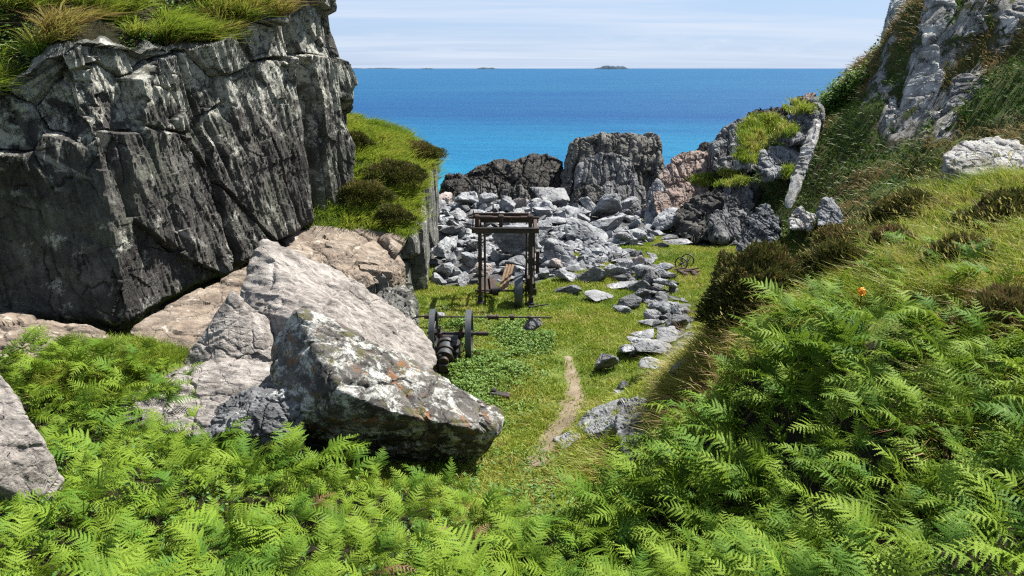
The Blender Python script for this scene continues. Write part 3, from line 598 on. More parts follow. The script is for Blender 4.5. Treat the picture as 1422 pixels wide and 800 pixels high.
hull_rock('boulder', P_((490, 352, 18.6), (548, 348, 19), (565, 368, 18.6), (545, 378, 17.6), (500, 372, 17.4), drop=1.2), 'square edged rock block on the ledge above the quarry floor', M['tan'], cat='rock block', sub=6, k=60, rough=.05, seed=10)
hull_rock('boulder', P_((520, 408, 16.9), (560, 395, 17.2), (580, 410, 17), (585, 450, 16.6), (560, 460, 15.9), (525, 440, 15.8), drop=.9), 'broken grey rock step below the ledge, behind the huge pale boulder', M['wall'], cat='rock block', sub=6, k=40, rough=.1, seed=11)

# ---- sea rocks and crags
CR = []
def crag(pts, label, mat, cat='sea rock', seed=0, sub=7, rough=.2, fine=0, sa=0, k=30, name='sea_stack', cell=.8, drop=0, nb=(.9, .3, -.3), am=1.):
    P3 = np.array(P_(*pts, drop=drop)); sz = float(np.sort(P3.max(0) - P3.min(0))[1])
    CR.append(1); return bedrock(name, P3, label, mat, cat, seed, nb=nb, thick=.22 + .13 * sz, length=.6 + .34 * sz, amp=am * min(.5, .06 + .085 * sz), sub=sub, k=k, grain=min(.06, .012 * sz), rough=min(.3, .05 * sz + .03))
crag([(780, 215, 37), (792, 193, 37), (822, 186, 37.5), (878, 184, 38), (912, 191, 38), (921, 212, 37.6), (920, 262, 37), (900, 290, 36), (782, 250, 36.4), (784, 290, 36), (850, 300, 38.5), (905, 196, 40), (800, 196, 40), (920, 290, 40), (780, 290, 40)], 'big flat topped sea stack standing tallest at the back of the quarry', M['stack'], seed=21, sub=7, am=.55, k=22)
crag([(800, 232, 35.4), (828, 207, 35.8), (862, 212, 35.8), (888, 228, 35.8), (893, 270, 35.3), (885, 300, 34.6), (800, 290, 34.5), (796, 260, 35), (840, 300, 34), (880, 230, 37.5), (805, 230, 37.5), (890, 300, 37), (800, 300, 37)], 'rounded streaked rock column in front of the tallest sea stack', M['crag'], seed=22, sub=7, am=.45, k=20)
crag([(640, 240, 37), (665, 226, 37.5), (700, 217, 38), (722, 226, 37.6), (728, 265, 36.4), (720, 292, 36), (640, 292, 36), (680, 270, 35.5), (640, 290, 40), (725, 290, 40), (700, 225, 40)], 'black jagged sea rock, leftmost of the pair left of the tall stack', M['sea_dark'], seed=23, am=.6, nb=(.7, .2, -.7))
crag([(700, 222, 37.5), (728, 213, 38), (768, 214, 38), (787, 226, 37.6), (792, 262, 36.8), (785, 292, 36), (706, 292, 36), (740, 266, 35.6), (790, 290, 40), (705, 290, 40), (765, 222, 40)], 'black jagged sea rock touching the left side of the tall stack', M['sea_dark'], seed=24, am=.6, nb=(.7, .2, -.7))
crag([(611, 262, 35), (616, 242, 35.5), (640, 238, 36), (654, 255, 35.5), (652, 290, 34.5), (644, 310, 34), (610, 315, 34), (630, 285, 33.8), (612, 300, 38), (650, 300, 38)], 'dark low sea rock tucked behind the end of the quarry face', M['sea_dark'], seed=25, am=.6, nb=(.7, .2, -.7))
crag([(648, 268, 34.6), (660, 252, 35), (682, 254, 35), (692, 272, 34.5), (690, 296, 33.6), (650, 298, 33.6), (690, 290, 36), (652, 290, 36)], 'small brown streaked rock in front of the black jagged sea rocks', M['stack'], seed=26, rough=.12)
crag([(690, 262, 35), (722, 256, 35.2), (735, 272, 35), (735, 296, 34.4), (690, 296, 34.4), (735, 290, 36.4), (690, 290, 36.4)], 'brown squat rock at the foot of the black jagged sea rocks', M['stack'], seed=27, rough=.12)
crag([(798, 262, 34), (822, 256, 34.2), (838, 262, 34), (842, 278, 33.6), (800, 280, 33.4), (840, 276, 35), (800, 276, 35)], 'small dark ledge rock at the foot of the tall stack', M['stack'], seed=28, rough=.1)
crag([(892, 302, 31.3), (900, 266, 32), (924, 228, 32.8), (944, 208, 33.4), (984, 213, 33.4), (1003, 232, 33), (985, 270, 32), (958, 305, 30.6), (930, 314, 30.2), (900, 314, 30.6), (1000, 240, 35), (950, 215, 35.4), (920, 290, 35), (990, 300, 34)], 'pinkish smooth boulder outcrop to the right of the sea stacks', M['crag_pink'], am=.35, cat='rock outcrop', seed=29, sub=7, rough=.13, sa=.05, name='rock_outcrop')
crag([(893, 304, 30.6), (900, 268, 31.2), (912, 246, 31.6), (926, 262, 31), (918, 290, 30), (912, 316, 29.6), (896, 316, 29.8), (935, 300, 32.5)], 'grey leaning slab against the pinkish outcrop', M['slate'], am=.35, cat='rock slab', seed=30, rough=.08, name='rock_slab')
crag([(905, 268, 30.8), (940, 258, 31), (958, 268, 30.6), (945, 300, 29.6), (915, 316, 29), (935, 312, 29), (955, 290, 32)], 'reddish triangular block at the base of the pinkish outcrop', M['crag_pink'], am=.35, cat='rock block', seed=31, rough=.08, name='rock_block')
crag([(985, 205, 33), (998, 182, 33.5), (1030, 166, 33.6), (1052, 170, 33.2), (1062, 200, 32), (1055, 235, 30.6), (1010, 245, 30.6), (985, 232, 31.4), (1050, 235, 34), (990, 230, 34.5)], 'grey fissured crag above the pinkish outcrop, facing the sea', M['crag'], cat='rock outcrop', seed=32, sub=7, name='rock_outcrop')
crag([(1014, 190, 31.4), (1036, 184, 31.6), (1054, 205, 31), (1046, 236, 29.8), (1018, 236, 30)], 'pale split crag below the yellow grass shelf', M['pale'], cat='rock outcrop', seed=33, rough=.14, name='rock_outcrop')
crag([(962, 212, 36), (975, 200, 36.4), (996, 196, 36), (1000, 215, 35), (970, 222, 35)], 'dark small crag at the water edge beyond the pinkish outcrop', M['sea_dark'], cat='rock outcrop', seed=34, rough=.12, name='rock_outcrop')
crag([(1038, 162, 34.5), (1050, 151, 35), (1088, 149, 35), (1096, 160, 34.6), (1090, 172, 33.6), (1042, 176, 33.6), (1044, 206, 33), (1090, 200, 33), (1070, 205, 32.4)], 'dark turf capped crag on the skyline over the yellow grass shelf', M['sea_dark'], cat='rock outcrop', seed=35, rough=.12, name='rock_outcrop')
crag([(1094, 150, 33), (1108, 136, 33.2), (1130, 130, 33), (1136, 140, 32), (1120, 152, 31.6), (1098, 164, 31.8)], 'brown knob of rock on the skyline beside the bright green bracken', M['crag_pink'], cat='rock outcrop', seed=36, rough=.10, name='rock_outcrop')
crag([(1092, 165, 30), (1112, 150, 30.2), (1134, 138, 30), (1140, 165, 29), (1126, 196, 27.8), (1090, 200, 28.4), (1075, 190, 29.4), (1130, 190, 31)], 'grey slanting crag above the leaning white slab', M['crag'], cat='rock outcrop', seed=37, rough=.14, name='rock_outcrop')
crag([(1058, 216, 28.6), (1070, 202, 29), (1105, 204, 28.8), (1112, 220, 28), (1098, 244, 27), (1062, 248, 27.2), (1050, 236, 27.8), (1100, 240, 30)], 'blue grey blocky crag below the slanting one', M['slate'], cat='rock outcrop', seed=38, rough=.14, name='rock_outcrop')
hull_rock('rock_slab', P_((1131, 163, 27.0), (1139, 172, 26.6), (1128, 215, 25.4), (1112, 262, 24.4), (1095, 292, 23.8), (1088, 285, 24.2), (1102, 240, 25.2), (1118, 195, 26.4), (1138, 175, 28), (1100, 285, 25)), 'long white slab of slate leaning down the hillside', M['pale'], cat='rock slab', sub=6, k=30, rough=.07, strata=[[5, 3, 0], [3, 5, 0], [0, 0, .6]], sa=.08, seed=39)
crag([(940, 300, 28.8), (968, 282, 29.2), (996, 254, 29.8), (1030, 246, 29.4), (1046, 262, 28.6), (1040, 300, 27.4), (1010, 335, 26.4), (960, 335, 26.8), (940, 325, 27.6), (1040, 300, 30.5), (950, 300, 31)], 'dark shaded rock face with upright bedding behind the loose stones', M['shaded_crag'], cat='rock outcrop', seed=40, sub=7, rough=.16, sa=.16, name='rock_outcrop')
crag([(986, 300, 26.8), (1000, 290, 27), (1040, 288, 26.8), (1052, 300, 26.2), (1048, 332, 25.4), (990, 334, 25.6), (1045, 325, 27.5), (990, 325, 27.8)], 'squared grey rock block at the foot of the shaded rock face', M['crag'], cat='rock block', seed=41, rough=.09, name='rock_block')
crag([(1005, 262, 28.2), (1030, 252, 28.4), (1046, 268, 27.8), (1040, 296, 26.9), (1004, 300, 27), (1040, 290, 29)], 'splintered grey rock ledge above the squared block', M['crag'], cat='rock outcrop', seed=42, rough=.12, sa=.14, name='rock_outcrop')
crag([(1054, 286, 24.6), (1066, 284, 24.3), (1080, 300, 23.6), (1082, 336, 22.4), (1060, 350, 21.8), (1020, 348, 22.2), (1026, 332, 23), (1040, 306, 24), (1076, 330, 24.6)], 'dark blue grey fissured slab rising behind the big heather bush', M['slate_dark'], cat='rock slab', seed=43, name='rock_slab', nb=(.85, .2, .5))
crag([(1098, 302, 22.8), (1106, 290, 23), (1116, 288, 23), (1128, 300, 22.6), (1128, 318, 21.8), (1096, 318, 22), (1112, 300, 24)], 'small pale stump of rock below the leaning white slab', M['pale'], cat='rock outcrop', seed=44, rough=.05, fine=.02, sa=.05, name='rock_outcrop')
crag([(1136, 294, 21.8), (1144, 276, 22.2), (1156, 274, 22.2), (1168, 288, 21.6), (1170, 312, 20.8), (1134, 314, 21), (1152, 290, 23)], 'grey stump of rock in the turf right of the pale stump', M['slate'], cat='rock outcrop', seed=45, rough=.05, fine=.02, sa=.05, name='rock_outcrop')
def hillcrag(pl, label, mat, seed, depth=1.0, out=.2, rough=.22):
    a = []
    for u, v in pl:
        p = hit(u, v, 16.); dr = p / np.linalg.norm(p); a += [p - dr * out, p + dr * depth]
    return bedrock('rock_outcrop', a, label, mat, 'rock outcrop', seed, nb=(.8, .45, -.45), t=(.45, 0, 1), thick=.7, length=4., amp=.26, k=24, grain=.03, rough=.06)
hillcrag([(1240, -10), (1272, -10), (1266, 30), (1244, 76), (1222, 92), (1224, 50)], 'tall grey crag on the skyline of the shaded hillside', M['pale'], 51, out=.28)
hillcrag([(1276, 70), (1300, 62), (1312, 110), (1290, 165), (1254, 186), (1246, 160), (1260, 110)], 'large whitish crag halfway up the shaded hillside', M['pale'], 52, out=.28)
hillcrag([(1290, -6), (1322, -8), (1326, 20), (1306, 48), (1286, 64), (1278, 36)], 'pale crag near the top of the hillside above the large whitish one', M['pale'], 53, out=.28)
hillcrag([(1332, 30), (1360, 14), (1368, 40), (1340, 56)], 'small pale rock patch on the brown upper hillside', M['pale'], 54)
hillcrag([(1386, 24), (1424, -6), (1424, 22), (1396, 50)], 'whitish crag at the top corner of the hillside', M['pale'], 55)
hillcrag([(1322, 110), (1340, 100), (1368, 106), (1368, 122), (1334, 142), (1312, 170), (1310, 150)], 'dark hooked crag on the hillside above the big pale boulder', M['crag'], 56, out=.28)
hillcrag([(1208, 92), (1224, 60), (1234, 100), (1224, 134), (1208, 132)], 'grey crag on the left shoulder of the hillside beside the sea', M['crag'], 57)
hillcrag([(1228, 160), (1242, 130), (1248, 160), (1234, 192)], 'narrow pale rock strip left of the large whitish crag', M['pale'], 58)
hillcrag([(1300, 165), (1318, 150), (1322, 176), (1306, 186)], 'broken pale stones low on the hillside behind the heather', M['pale'], 59)
hillcrag([(1336, 0), (1376, -10), (1384, 12), (1350, 24)], 'dark rock band at the very top of the hillside', M['crag'], 60)
hull_rock('boulder', P_((1306, 212, 13.4), (1330, 196, 13.8), (1380, 187, 14), (1424, 196, 13.8), (1440, 215, 13.2), (1424, 240, 12.8), (1360, 246, 12.6), (1312, 230, 12.9), drop=.4), 'long whitish boulder lying on the bank below the shaded hillside', M['pale'], sub=7, k=14, rough=.06, fine=.015, seed=46)

# ---- loose stones: a few shapes, many copies
def proto(seed, mat, flat=1.0, k=34, npt=10):
    r = np.random.default_rng(seed); p = r.normal(size=(npt, 3)); p /= np.linalg.norm(p, axis=1, keepdims=True); p *= r.uniform(.75, 1.15, (npt, 1)); p *= np.array([1, .8, .62 * flat])
    p /= np.abs(p).max(0) * np.array([1, 1 / .78, 1 / (.6 * flat)]) * 2
    V_, F_ = rock_shape(p, sub=5, k=k, rough=.03, fine=.006, seed=seed, chip=.6)
    me = mk('boulder', V_, F_, mat, smooth=True); me.data.set_sharp_from_angle(angle=R(34)); d_ = me.data; bpy.data.objects.remove(me); return d_
PR = [proto(100 + i, M['rubble'], (1, .8, 1.15)[i % 3], (12, 22, 40, 60)[i % 4], (9, 12, 16)[i % 3]) for i in range(24)]
PRF = [proto(140 + i, M['flat'], .55) for i in range(6)]
PRD = [proto(160 + i, M['rubble_dark']) for i in range(8)]
PRP = [proto(180 + i, M['rubble_pink']) for i in range(3)]
placed = []
def stone(p, size, protos, label, group=None, name='boulder', cat='boulder', rot=None, sc=(1, 1, 1), sink=.12):
    o = bpy.data.objects.new(name, random.choice(protos)); C.objects.link(o)
    o.rotation_euler = rot or (random.uniform(-.5, .5), random.uniform(-.5, .5), random.uniform(0, 6.28)); o.scale = (size * sc[0], size * sc[1], size * sc[2])
    o.location = (p[0], p[1], p[2] + size * sc[2] * (.3 - sink)); tag(o, label, cat, group); return o
def inpoly(x, y, P):
    r = False; n = len(P)
    for i in range(n):
        x1, y1 = P[i]; x2, y2 = P[i - 1]
        if (y1 > y) != (y2 > y) and x < (x2 - x1) * (y - y1) / (y2 - y1) + x1: r = not r
    return r
RUB = [hit(u, v)[:2] for u, v in [(606, 398), (600, 330), (612, 290), (650, 282), (720, 280), (790, 284), (850, 296), (896, 312), (925, 320), (905, 338), (850, 345), (790, 350), (775, 385), (745, 396), (655, 397)]]
RUB = [tuple(p) for p in RUB]
bx = [min(p[0] for p in RUB), max(p[0] for p in RUB), min(p[1] for p in RUB), max(p[1] for p in RUB)]
go_ = bpy.data.objects['ground']; go_.data.materials.append(M['gravel'])
cc_ = gsel_ground; rr_ = np.zeros(len(cc_), bool); jx = cc_[:, 0] + .3 * fbm(cc_ * 1.3, 3, 55); jy = cc_[:, 1] + .3 * fbm(cc_ * 1.3, 3, 56)
for i in range(len(RUB)):
    (x1, y1), (x2, y2) = RUB[i], RUB[i - 1]; rr_ ^= ((y1 > jy) != (y2 > jy)) & (jx < (x2 - x1) * (jy - y1) / (y2 - y1 + 1e-12) + x1)
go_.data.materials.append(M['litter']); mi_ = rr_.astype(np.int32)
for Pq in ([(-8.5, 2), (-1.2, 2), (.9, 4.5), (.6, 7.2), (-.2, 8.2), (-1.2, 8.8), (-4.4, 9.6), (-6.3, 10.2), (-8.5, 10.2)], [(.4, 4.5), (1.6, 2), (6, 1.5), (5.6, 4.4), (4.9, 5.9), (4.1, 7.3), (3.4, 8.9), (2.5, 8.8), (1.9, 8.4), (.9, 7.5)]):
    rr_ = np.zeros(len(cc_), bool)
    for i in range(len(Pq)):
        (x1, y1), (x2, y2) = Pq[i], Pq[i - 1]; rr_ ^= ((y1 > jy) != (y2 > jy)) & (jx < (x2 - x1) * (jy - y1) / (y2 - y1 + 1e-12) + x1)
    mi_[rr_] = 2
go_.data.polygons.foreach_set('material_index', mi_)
cnt = 0; tries = 0; taken = []
while cnt < 290 and tries < 30000:
    tries += 1
    x = random.uniform(bx[0], bx[1]); y = random.uniform(bx[2], bx[3])
    if not inpoly(x, y, RUB): continue
    sz = random.choice((.42, .5, .62, .75, .9, 1.1, 1.35, 1.6)) * random.uniform(.85, 1.15) * (1.36 - .4 * tries / 30000) * (.78 if y < 23.5 else 1)
    lay = 0
    if any(math.hypot(x - a, y - b) < .40 * (sz + c) for a, b, c in taken): continue
    taken.append((x, y, sz)); z = float(terr(x, y)); fl = random.random()
    pk = fl < .06
    stone((x, y, z + .12 * sz * (cnt % 2)), sz, PRP if pk else (PRF if fl < .18 else (PRD if fl < .34 else PR)),
          'pinkish boulder lying among the grey rubble behind the saw frame' if pk else 'grey angular boulder in the heap of rubble between the saw frame and the sea rocks', 'pinkish boulders in the rubble' if pk else 'rubble boulders behind the saw frame', sc=(1, random.uniform(.8, 1.1), random.uniform(.75, 1.1)), sink=.06); cnt += 1
print('rubble', cnt, tries)
# big identifiable stones of the heap
def one(u, v, wpx, hpx, protos, label, Y=None, zr=None, tilt=None, sink=.1, group=None, sc=None, cat='boulder', name='boulder'):
    p = hit(u, v + hpx * .45) if Y is None else pt(u, v + hpx * .45, Y)
    t = p[1] / ray(u, v)[1]; size = wpx / FPX * t * 1.28
    return stone(p, size, protos, label, group, cat=cat, name=name, rot=tilt or (random.uniform(-.15, .15), random.uniform(-.15, .15), random.uniform(-.4, .4)), sc=sc or (1, .9, max(.5, 1.6 * hpx / wpx)), sink=sink)
one(645, 279, 36, 24, PR, 'pale squarish boulder at the back of the rubble below the dark sea rock')
one(767, 291, 34, 20, PRF, 'broad white flat topped boulder in the middle of the rubble heap')
one(722, 284, 22, 18, PRP, 'pink squarish boulder at the top of the rubble heap')
one(770, 308, 40, 16, PR, 'wide pale block in front of the white flat topped boulder')
one(866, 288, 30, 20, PR, 'pale tilted boulder at the foot of the tall sea stack')
one(809, 337, 16, 9, PRF, 'small white rounded stone at the edge of the bare stony patch')
for u, v, a, b, k, l in [(846, 506, 40, 26, PRD, 'dark stone at the left end of the cluster of flat stones on the grass'), (906, 508, 58, 30, PR, 'large grey block at the front of the cluster of flat stones'), (905, 478, 58, 26, PRF, 'broad pale flat slab on top of the cluster of stones'), (872, 486, 34, 22, PR, 'mid grey stone at the back left of the flat stone cluster'), (892, 464, 36, 14, PRF, 'thin flat stone at the back of the flat stone cluster'), (938, 488, 44, 24, PRD, 'dark stone behind the large grey block near the bank'), (944, 512, 28, 26, PR, 'grey stone beside the bank at the right of the cluster'), (884, 492, 22, 14, PRD, 'small dark stone wedged between the flat slabs'), (862, 536, 18, 14, PRD, 'small dark pointed stone in the grass below the cluster'), (862, 545, 26, 8, PRF, 'flat stone level with the grass by the path'),
                         (944, 452, 44, 22, PRD, 'dark block at the edge of the bank behind the flat stones'), (920, 428, 40, 26, PR, 'grey tilted block in the row of stones, its front end'), (885, 398, 30, 20, PRD, 'dark upright block in the row of stones'), (866, 396, 42, 14, PRF, 'flat dark topped stone at the left of the row'), (828, 410, 44, 14, PRF, 'low flat stone in the grass left of the row of stones'), (900, 386, 26, 26, PRD, 'dark square block standing in the row of stones'), (858, 376, 34, 18, PR, 'grey stone at the back of the row of stones'), (818, 382, 40, 24, PRD, 'slanting dark boulder in the grass behind the low flat stone'), (790, 383, 34, 16, PR, 'grey boulder at the edge of the rubble right of the saw frame'), (786, 404, 36, 10, PRD, 'low dark stone in the grass right of the saw frame'), (876, 418, 34, 20, PRD, 'dark stone with a white stripe in the row of stones'), (894, 412, 30, 20, PRD, 'black edged stone in the middle of the row'), (862, 428, 26, 12, PR, 'small grey stone beside the row near the grass'), (905, 446, 30, 14, PRF, 'pale flat stone lying below the tilted block'), (935, 470, 40, 14, PRF, 'thin pale slab in the shade of the bank'), (886, 366, 20, 22, PRP, 'brownish upright stone at the far end of the row'), (866, 352, 28, 12, PRF, 'low grey stone on the far turf edge'), (838, 360, 20, 12, PR, 'small grey stone at the edge of the bare stony patch'),
                         (735, 453, 30, 26, PRD, 'dark squat stone under the end of the long iron shaft'), (608, 437, 22, 18, PRF, 'white stone behind the iron flywheels'), (600, 512, 24, 14, PR, 'grey stone beside the engine base')]:
    one(u, v, a, b, k, l)
for u, v, a, b in [(948, 322, 40, 12), (960, 314, 26, 12), (975, 328, 44, 12), (992, 334, 26, 10), (1010, 330, 22, 12), (935, 316, 24, 10), (925, 330, 26, 8), (940, 336, 34, 9), (1000, 322, 20, 12), (968, 338, 26, 8), (915, 340, 22, 8), (1022, 338, 26, 9), (985, 318, 18, 12), (955, 302, 18, 12), (940, 304, 16, 12)]:
    one(u, v, a, b, random.choice((PR, PRF, PRD)), 'loose grey stone below the shaded rock face on the far turf', group='loose stones below the rock face')
hull_rock('boulder', P_((858, 560, 10.7), (880, 546, 10.8), (915, 554, 10.5), (924, 590, 9.6), (902, 630, 9.2), (872, 645, 9.0), (856, 600, 9.8), (920, 600, 11)), 'rough jagged grey rock jutting from the bank by the path', M['rubble_dark'], sub=6, rough=.10, fine=.02, seed=61)
hull_rock('boulder', [hit(u, v) + np.array([0, 0, dz]) for u, v in ((828, 574), (864, 562), (862, 600), (820, 612), (798, 598)) for dz in (.13, -.3)], 'flat pale rock set in the path beside the jagged rock', M['flat'], sub=6, rough=.05, seed=62)
hull_rock('boulder', [hit(u, v) + np.array([0, 0, dz]) for u, v in ((768, 612), (798, 600), (808, 610), (782, 630)) for dz in (.07, -.2)], 'small flat pale stone at the path edge in front of the jagged rock', M['flat'], sub=5, rough=.04, seed=63)

ROW0 = [tuple(hit(u, v)[:2]) for u, v in [(850, 362), (900, 358), (960, 425), (968, 485), (930, 482), (880, 420)]]
k = 0
for x, y in [(random.uniform(*sorted((min(p[0] for p in ROW0), max(p[0] for p in ROW0)))), random.uniform(min(p[1] for p in ROW0), max(p[1] for p in ROW0))) for _ in range(400)]:
    if k < 34 and inpoly(x, y, ROW0):
        k += 1; stone((x, y, float(terr(x, y)) + random.uniform(0, .15)), random.uniform(.45, .85), random.choice((PRD, PRD, PR, PRF)), 'dark broken block tumbled in the row of stones beside the bank', 'broken blocks in the row beside the bank', sc=(1, .9, random.uniform(.6, 1)))

# scree between the boulders, one mass nobody could count
def scree(name, poly, n, lo, hi, label, mat):
    base_ = [rock_shape(np.random.default_rng(300 + i).normal(size=(9, 3)) * (1, .8, .6), sub=2, rough=.05, fine=0, seed=i) for i in range(5)]
    b = [min(p[0] for p in poly), max(p[0] for p in poly), min(p[1] for p in poly), max(p[1] for p in poly)]
    VV, FF, k = [], [], 0
    for _ in range(n):
        for _t in range(40):
            x = random.uniform(b[0], b[1]); y = random.uniform(b[2], b[3])
            if inpoly(x, y, poly): break
        v_, f_ = base_[random.randrange(5)]; s = random.uniform(lo, hi) * .5; a = random.uniform(0, 6.28); ca, sa_ = math.cos(a), math.sin(a)
        VV.append((v_ @ np.array([[ca, sa_, 0], [-sa_, ca, 0], [0, 0, 1]])) * s + np.array([x, y, float(terr(x, y)) + s * .3])); FF.append(f_ + k); k += len(v_)
    tag(mk(name, np.concatenate(VV), np.concatenate(FF), mat), label, 'scree', kind='stuff')
scree('scree', RUB, 2600, .12, .52, 'small broken stones filling the gaps of the boulder heap', M['rubble'])
PAVE = [tuple(hit(u, v)[:2]) for u, v in [(770, 345), (840, 340), (880, 352), (840, 372), (780, 382)]]
scree('stony_patch', PAVE, 260, .12, .42, 'bare pale stony patch of ground between the boulders and the grass', M['rubble'])
ROW = [tuple(hit(u, v)[:2]) for u, v in [(850, 365), (900, 362), (960, 430), (965, 480), (930, 480), (900, 430)]]
scree('scree', ROW, 160, .1, .4, 'broken dark stones packed between the blocks of the row', M['rubble_dark'])

# ------------------------------------------------------------------ machinery
class MB:
    def __init__(s): s.bm = bmesh.new()
    def box(s, c, d, rot=(0, 0, 0), bev=.008):
        old = set(s.bm.verts); r = bmesh.ops.create_cube(s.bm, size=1); vs = r['verts']
        bmesh.ops.scale(s.bm, vec=d, verts=vs)
        if bev: bmesh.ops.bevel(s.bm, geom=list({e for v in vs for e in v.link_edges}), offset=min(bev, min(d) * .3), segments=1, affect='EDGES'); 
        vs = [v for v in s.bm.verts if v not in old]
        bmesh.ops.rotate(s.bm, cent=(0, 0, 0), matrix=Euler(rot).to_matrix(), verts=vs); bmesh.ops.translate(s.bm, vec=c, verts=vs)
        for v in s.bm.verts: v.tag = True
        return s
    def cyl(s, a, b, r, r2=None, seg=20, cap=True):
        a, b = Vector(a), Vector(b); d = b - a
        mt = Matrix.Translation((a + b) / 2) @ d.to_track_quat('Z', 'Y').to_matrix().to_4x4()
        bmesh.ops.create_cone(s.bm, cap_ends=cap, segments=seg, radius1=r, radius2=r if r2 is None else r2, depth=d.length, matrix=mt)
        for v in s.bm.verts: v.tag = True
        return s
    def ring(s, c, ax, r, wd, th, seg=48):
        q = Vector(ax).to_track_quat('Z', 'Y'); c = Vector(c); vs = []
        for i in range(seg):
            a = 2 * math.pi * i / seg; e = Vector((math.cos(a), math.sin(a), 0))
            vs.append([s.bm.verts.new(c + q @ (e * rr + Vector((0, 0, zz)))) for rr, zz in ((r, -wd / 2), (r, wd / 2), (r - th, wd / 2), (r - th, -wd / 2))])
        for i in range(seg):
            A_, B_ = vs[i], vs[(i + 1) % seg]
            for k in range(4): s.bm.faces.new((A_[k], B_[k], B_[(k + 1) % 4], A_[(k + 1) % 4]))
        for v in s.bm.verts: v.tag = True
        return s
    def build(s, name, mat, parent=None):
        bmesh.ops.recalc_face_normals(s.bm, faces=s.bm.faces)
        me = bpy.data.meshes.new(name); s.bm.to_mesh(me); s.bm.free(); me.materials.append(mat); me.polygons.foreach_set('use_smooth', [True] * len(me.polygons)); me.set_sharp_from_angle(angle=R(35))
        o = bpy.data.objects.new(name, me); C.objects.link(o)
        if parent: o.parent = parent
        return o
def spoked(parent, c, ax, r, wd, mat, nsp=6, name='flywheel', hub=.07, th=.06):
    w_ = MB().ring(c, ax, r, wd, th).build(name, mat, parent)
    a = Vector(ax).normalized(); c = Vector(c); q = a.to_track_quat('Z', 'Y')
    h = MB().cyl(c - a * wd * .6, c + a * wd * .6, hub).build('hub', M['iron'], w_)
    for i in range(nsp):
        e = q @ Vector((math.cos(i * 2 * math.pi / nsp + .3), math.sin(i * 2 * math.pi / nsp + .3), 0))
        MB().cyl(c + e * hub * .8, c + e * (r - th * .7), r * .045, r * .035, 8).build('spoke', M['iron'], w_)
    return w_

# saw frame
fp = ptz(702, 424, FL); FX, FY = fp[0], fp[1]; FZ = float(min(terr(FX, FY), FL)) - .02
saw = tag(empty('saw_frame', (FX, FY, FZ), R(-1.5)), 'rusted black iron stone saw frame standing on the grass before the rubble', 'saw frame')
HW, DP, HT = .74, 1.35, 2.1
for sx_ in (-1, 1):
    for y_ in (0, DP):
        x_ = sx_ * (HW - .05 if y_ == 0 else HW + .02)
        MB().box((x_, y_, HT / 2 - .05), (.075, .09, HT + .1)).build('post', M['iron'], saw)
        MB().cyl((x_ - sx_ * .13, y_ + .05, -.1), (x_ - sx_ * .13, y_ + .05, HT), .024, seg=10).build('guide_rod', M['iron'], saw)
        MB().box((x_, y_, .04), (.2, .22, .2), bev=.02).box((x_, y_, .2), (.13, .14, .2)).build('foot', M['iron'], saw)
    MB().box((sx_ * HW, DP / 2, .62), (.05, DP - .1, .06)).box((sx_ * HW, DP / 2, 1.35), (.045, DP - .1, .05)).build('side_brace', M['iron'], saw)
for y_ in (-.02, DP + .02): MB().box((0, y_, HT + .02), (HW * 2 + .3, .10, .13)).box((0, y_, HT + .095), (HW * 2 + .3, .16, .022)).build('top_beam', M['iron'], saw)
for sx_ in (-1, 1): MB().box((sx_ * (HW + .06), DP / 2, HT + .03), (.10, DP - .12, .12)).build('end_beam', M['rust'], saw)
MB().cyl((-HW - .22, .12, HT + .34), (HW + .16, .12, HT + .34), .035).cyl((-HW - .05, .12, HT + .34), (-.35, .12, HT + .34), .055).cyl((.4, .12, HT + .34), (HW, .12, HT + .34), .05).build('drive_shaft', M['rust'], saw)
MB().box((-.15, .75, HT + .3), (HW * 2 + .05, .06, .10)).box((-.28, .62, HT + .22), (.85, .12, .11)).build('blade_carriage', M['rust'], saw)
for x_ in (-HW - .02, -.12, HW - .08): MB().box((x_, .12, HT + .22), (.10, .16, .26), bev=.02).box((x_, .12, HT + .36), (.15, .13, .12), bev=.03).build('bearing', M['rust'], saw)
MB().box((-HW - .12, .1, HT + .28), (.03, .06, .52), rot=(0, .05, 0)).build('lever', M['rust'], saw)
MB().box((-HW + .35, DP, HT + .3), (.035, .05, .4)).build('lever', M['rust'], saw)
MB().cyl((-HW - .1, .1, .42), (HW - .05, .1, .42), .028).build('lower_shaft', M['iron'], saw)
pl = MB().ring((.36, .1, .42), (1, 0, 0), .50, .22, .05).cyl((.34, .1, .42), (.38, .1, .42), .46, seg=40).build('pulley', M['steel'], saw); MB().cyl((.22, .1, .42), (.5, .1, .42), .08).build('hub', M['iron'], pl)
MB().cyl((-.36, .1, .42), (-.2, .1, .42), .14, seg=24).cyl((-.40, .1, .42), (-.16, .1, .42), .05).build('pulley', M['iron'], saw)
MB().box((.62, .2, .45), (.22, .2, .14), bev=.03).box((.62, .2, .66), (.12, .3, .30), bev=.03).box((.70, .4, .9), (.1, .12, .25)).box((.55, .3, 1.0), (.05, .05, .6), rot=(.2, .1, 0)).build('gear_block', M['rust'], saw)
MB().box((HW + .13, DP * .6, 1.05), (.10, .10, .62)).build('counterweight', M['rust'], saw)
pk = empty('plank', (FX + .02, FY + 1.0, FZ + .55)); tag(pk, 'weathered brown wooden planks leaning between the posts of the saw frame', 'planks')
for k in (-1, 0, 1): MB().box((k * .085, 0, 0), (.078, .03, .85), rot=(-.75, .35, 0)).build('board', M['wood'], pk)
o = MB().box((0, 0, 0), (.55, .05, .5), rot=(-.8, .25, .4), bev=.01).box((.1, .03, .05), (.1, .05, .5), rot=(-.8, .25, .4)).build('scrap_plate', M['rust']); o.location = (FX - .52, FY + 1.1, FZ + .25); tag(o, 'rusty bent plate lying behind the left post of the saw frame', 'scrap metal')

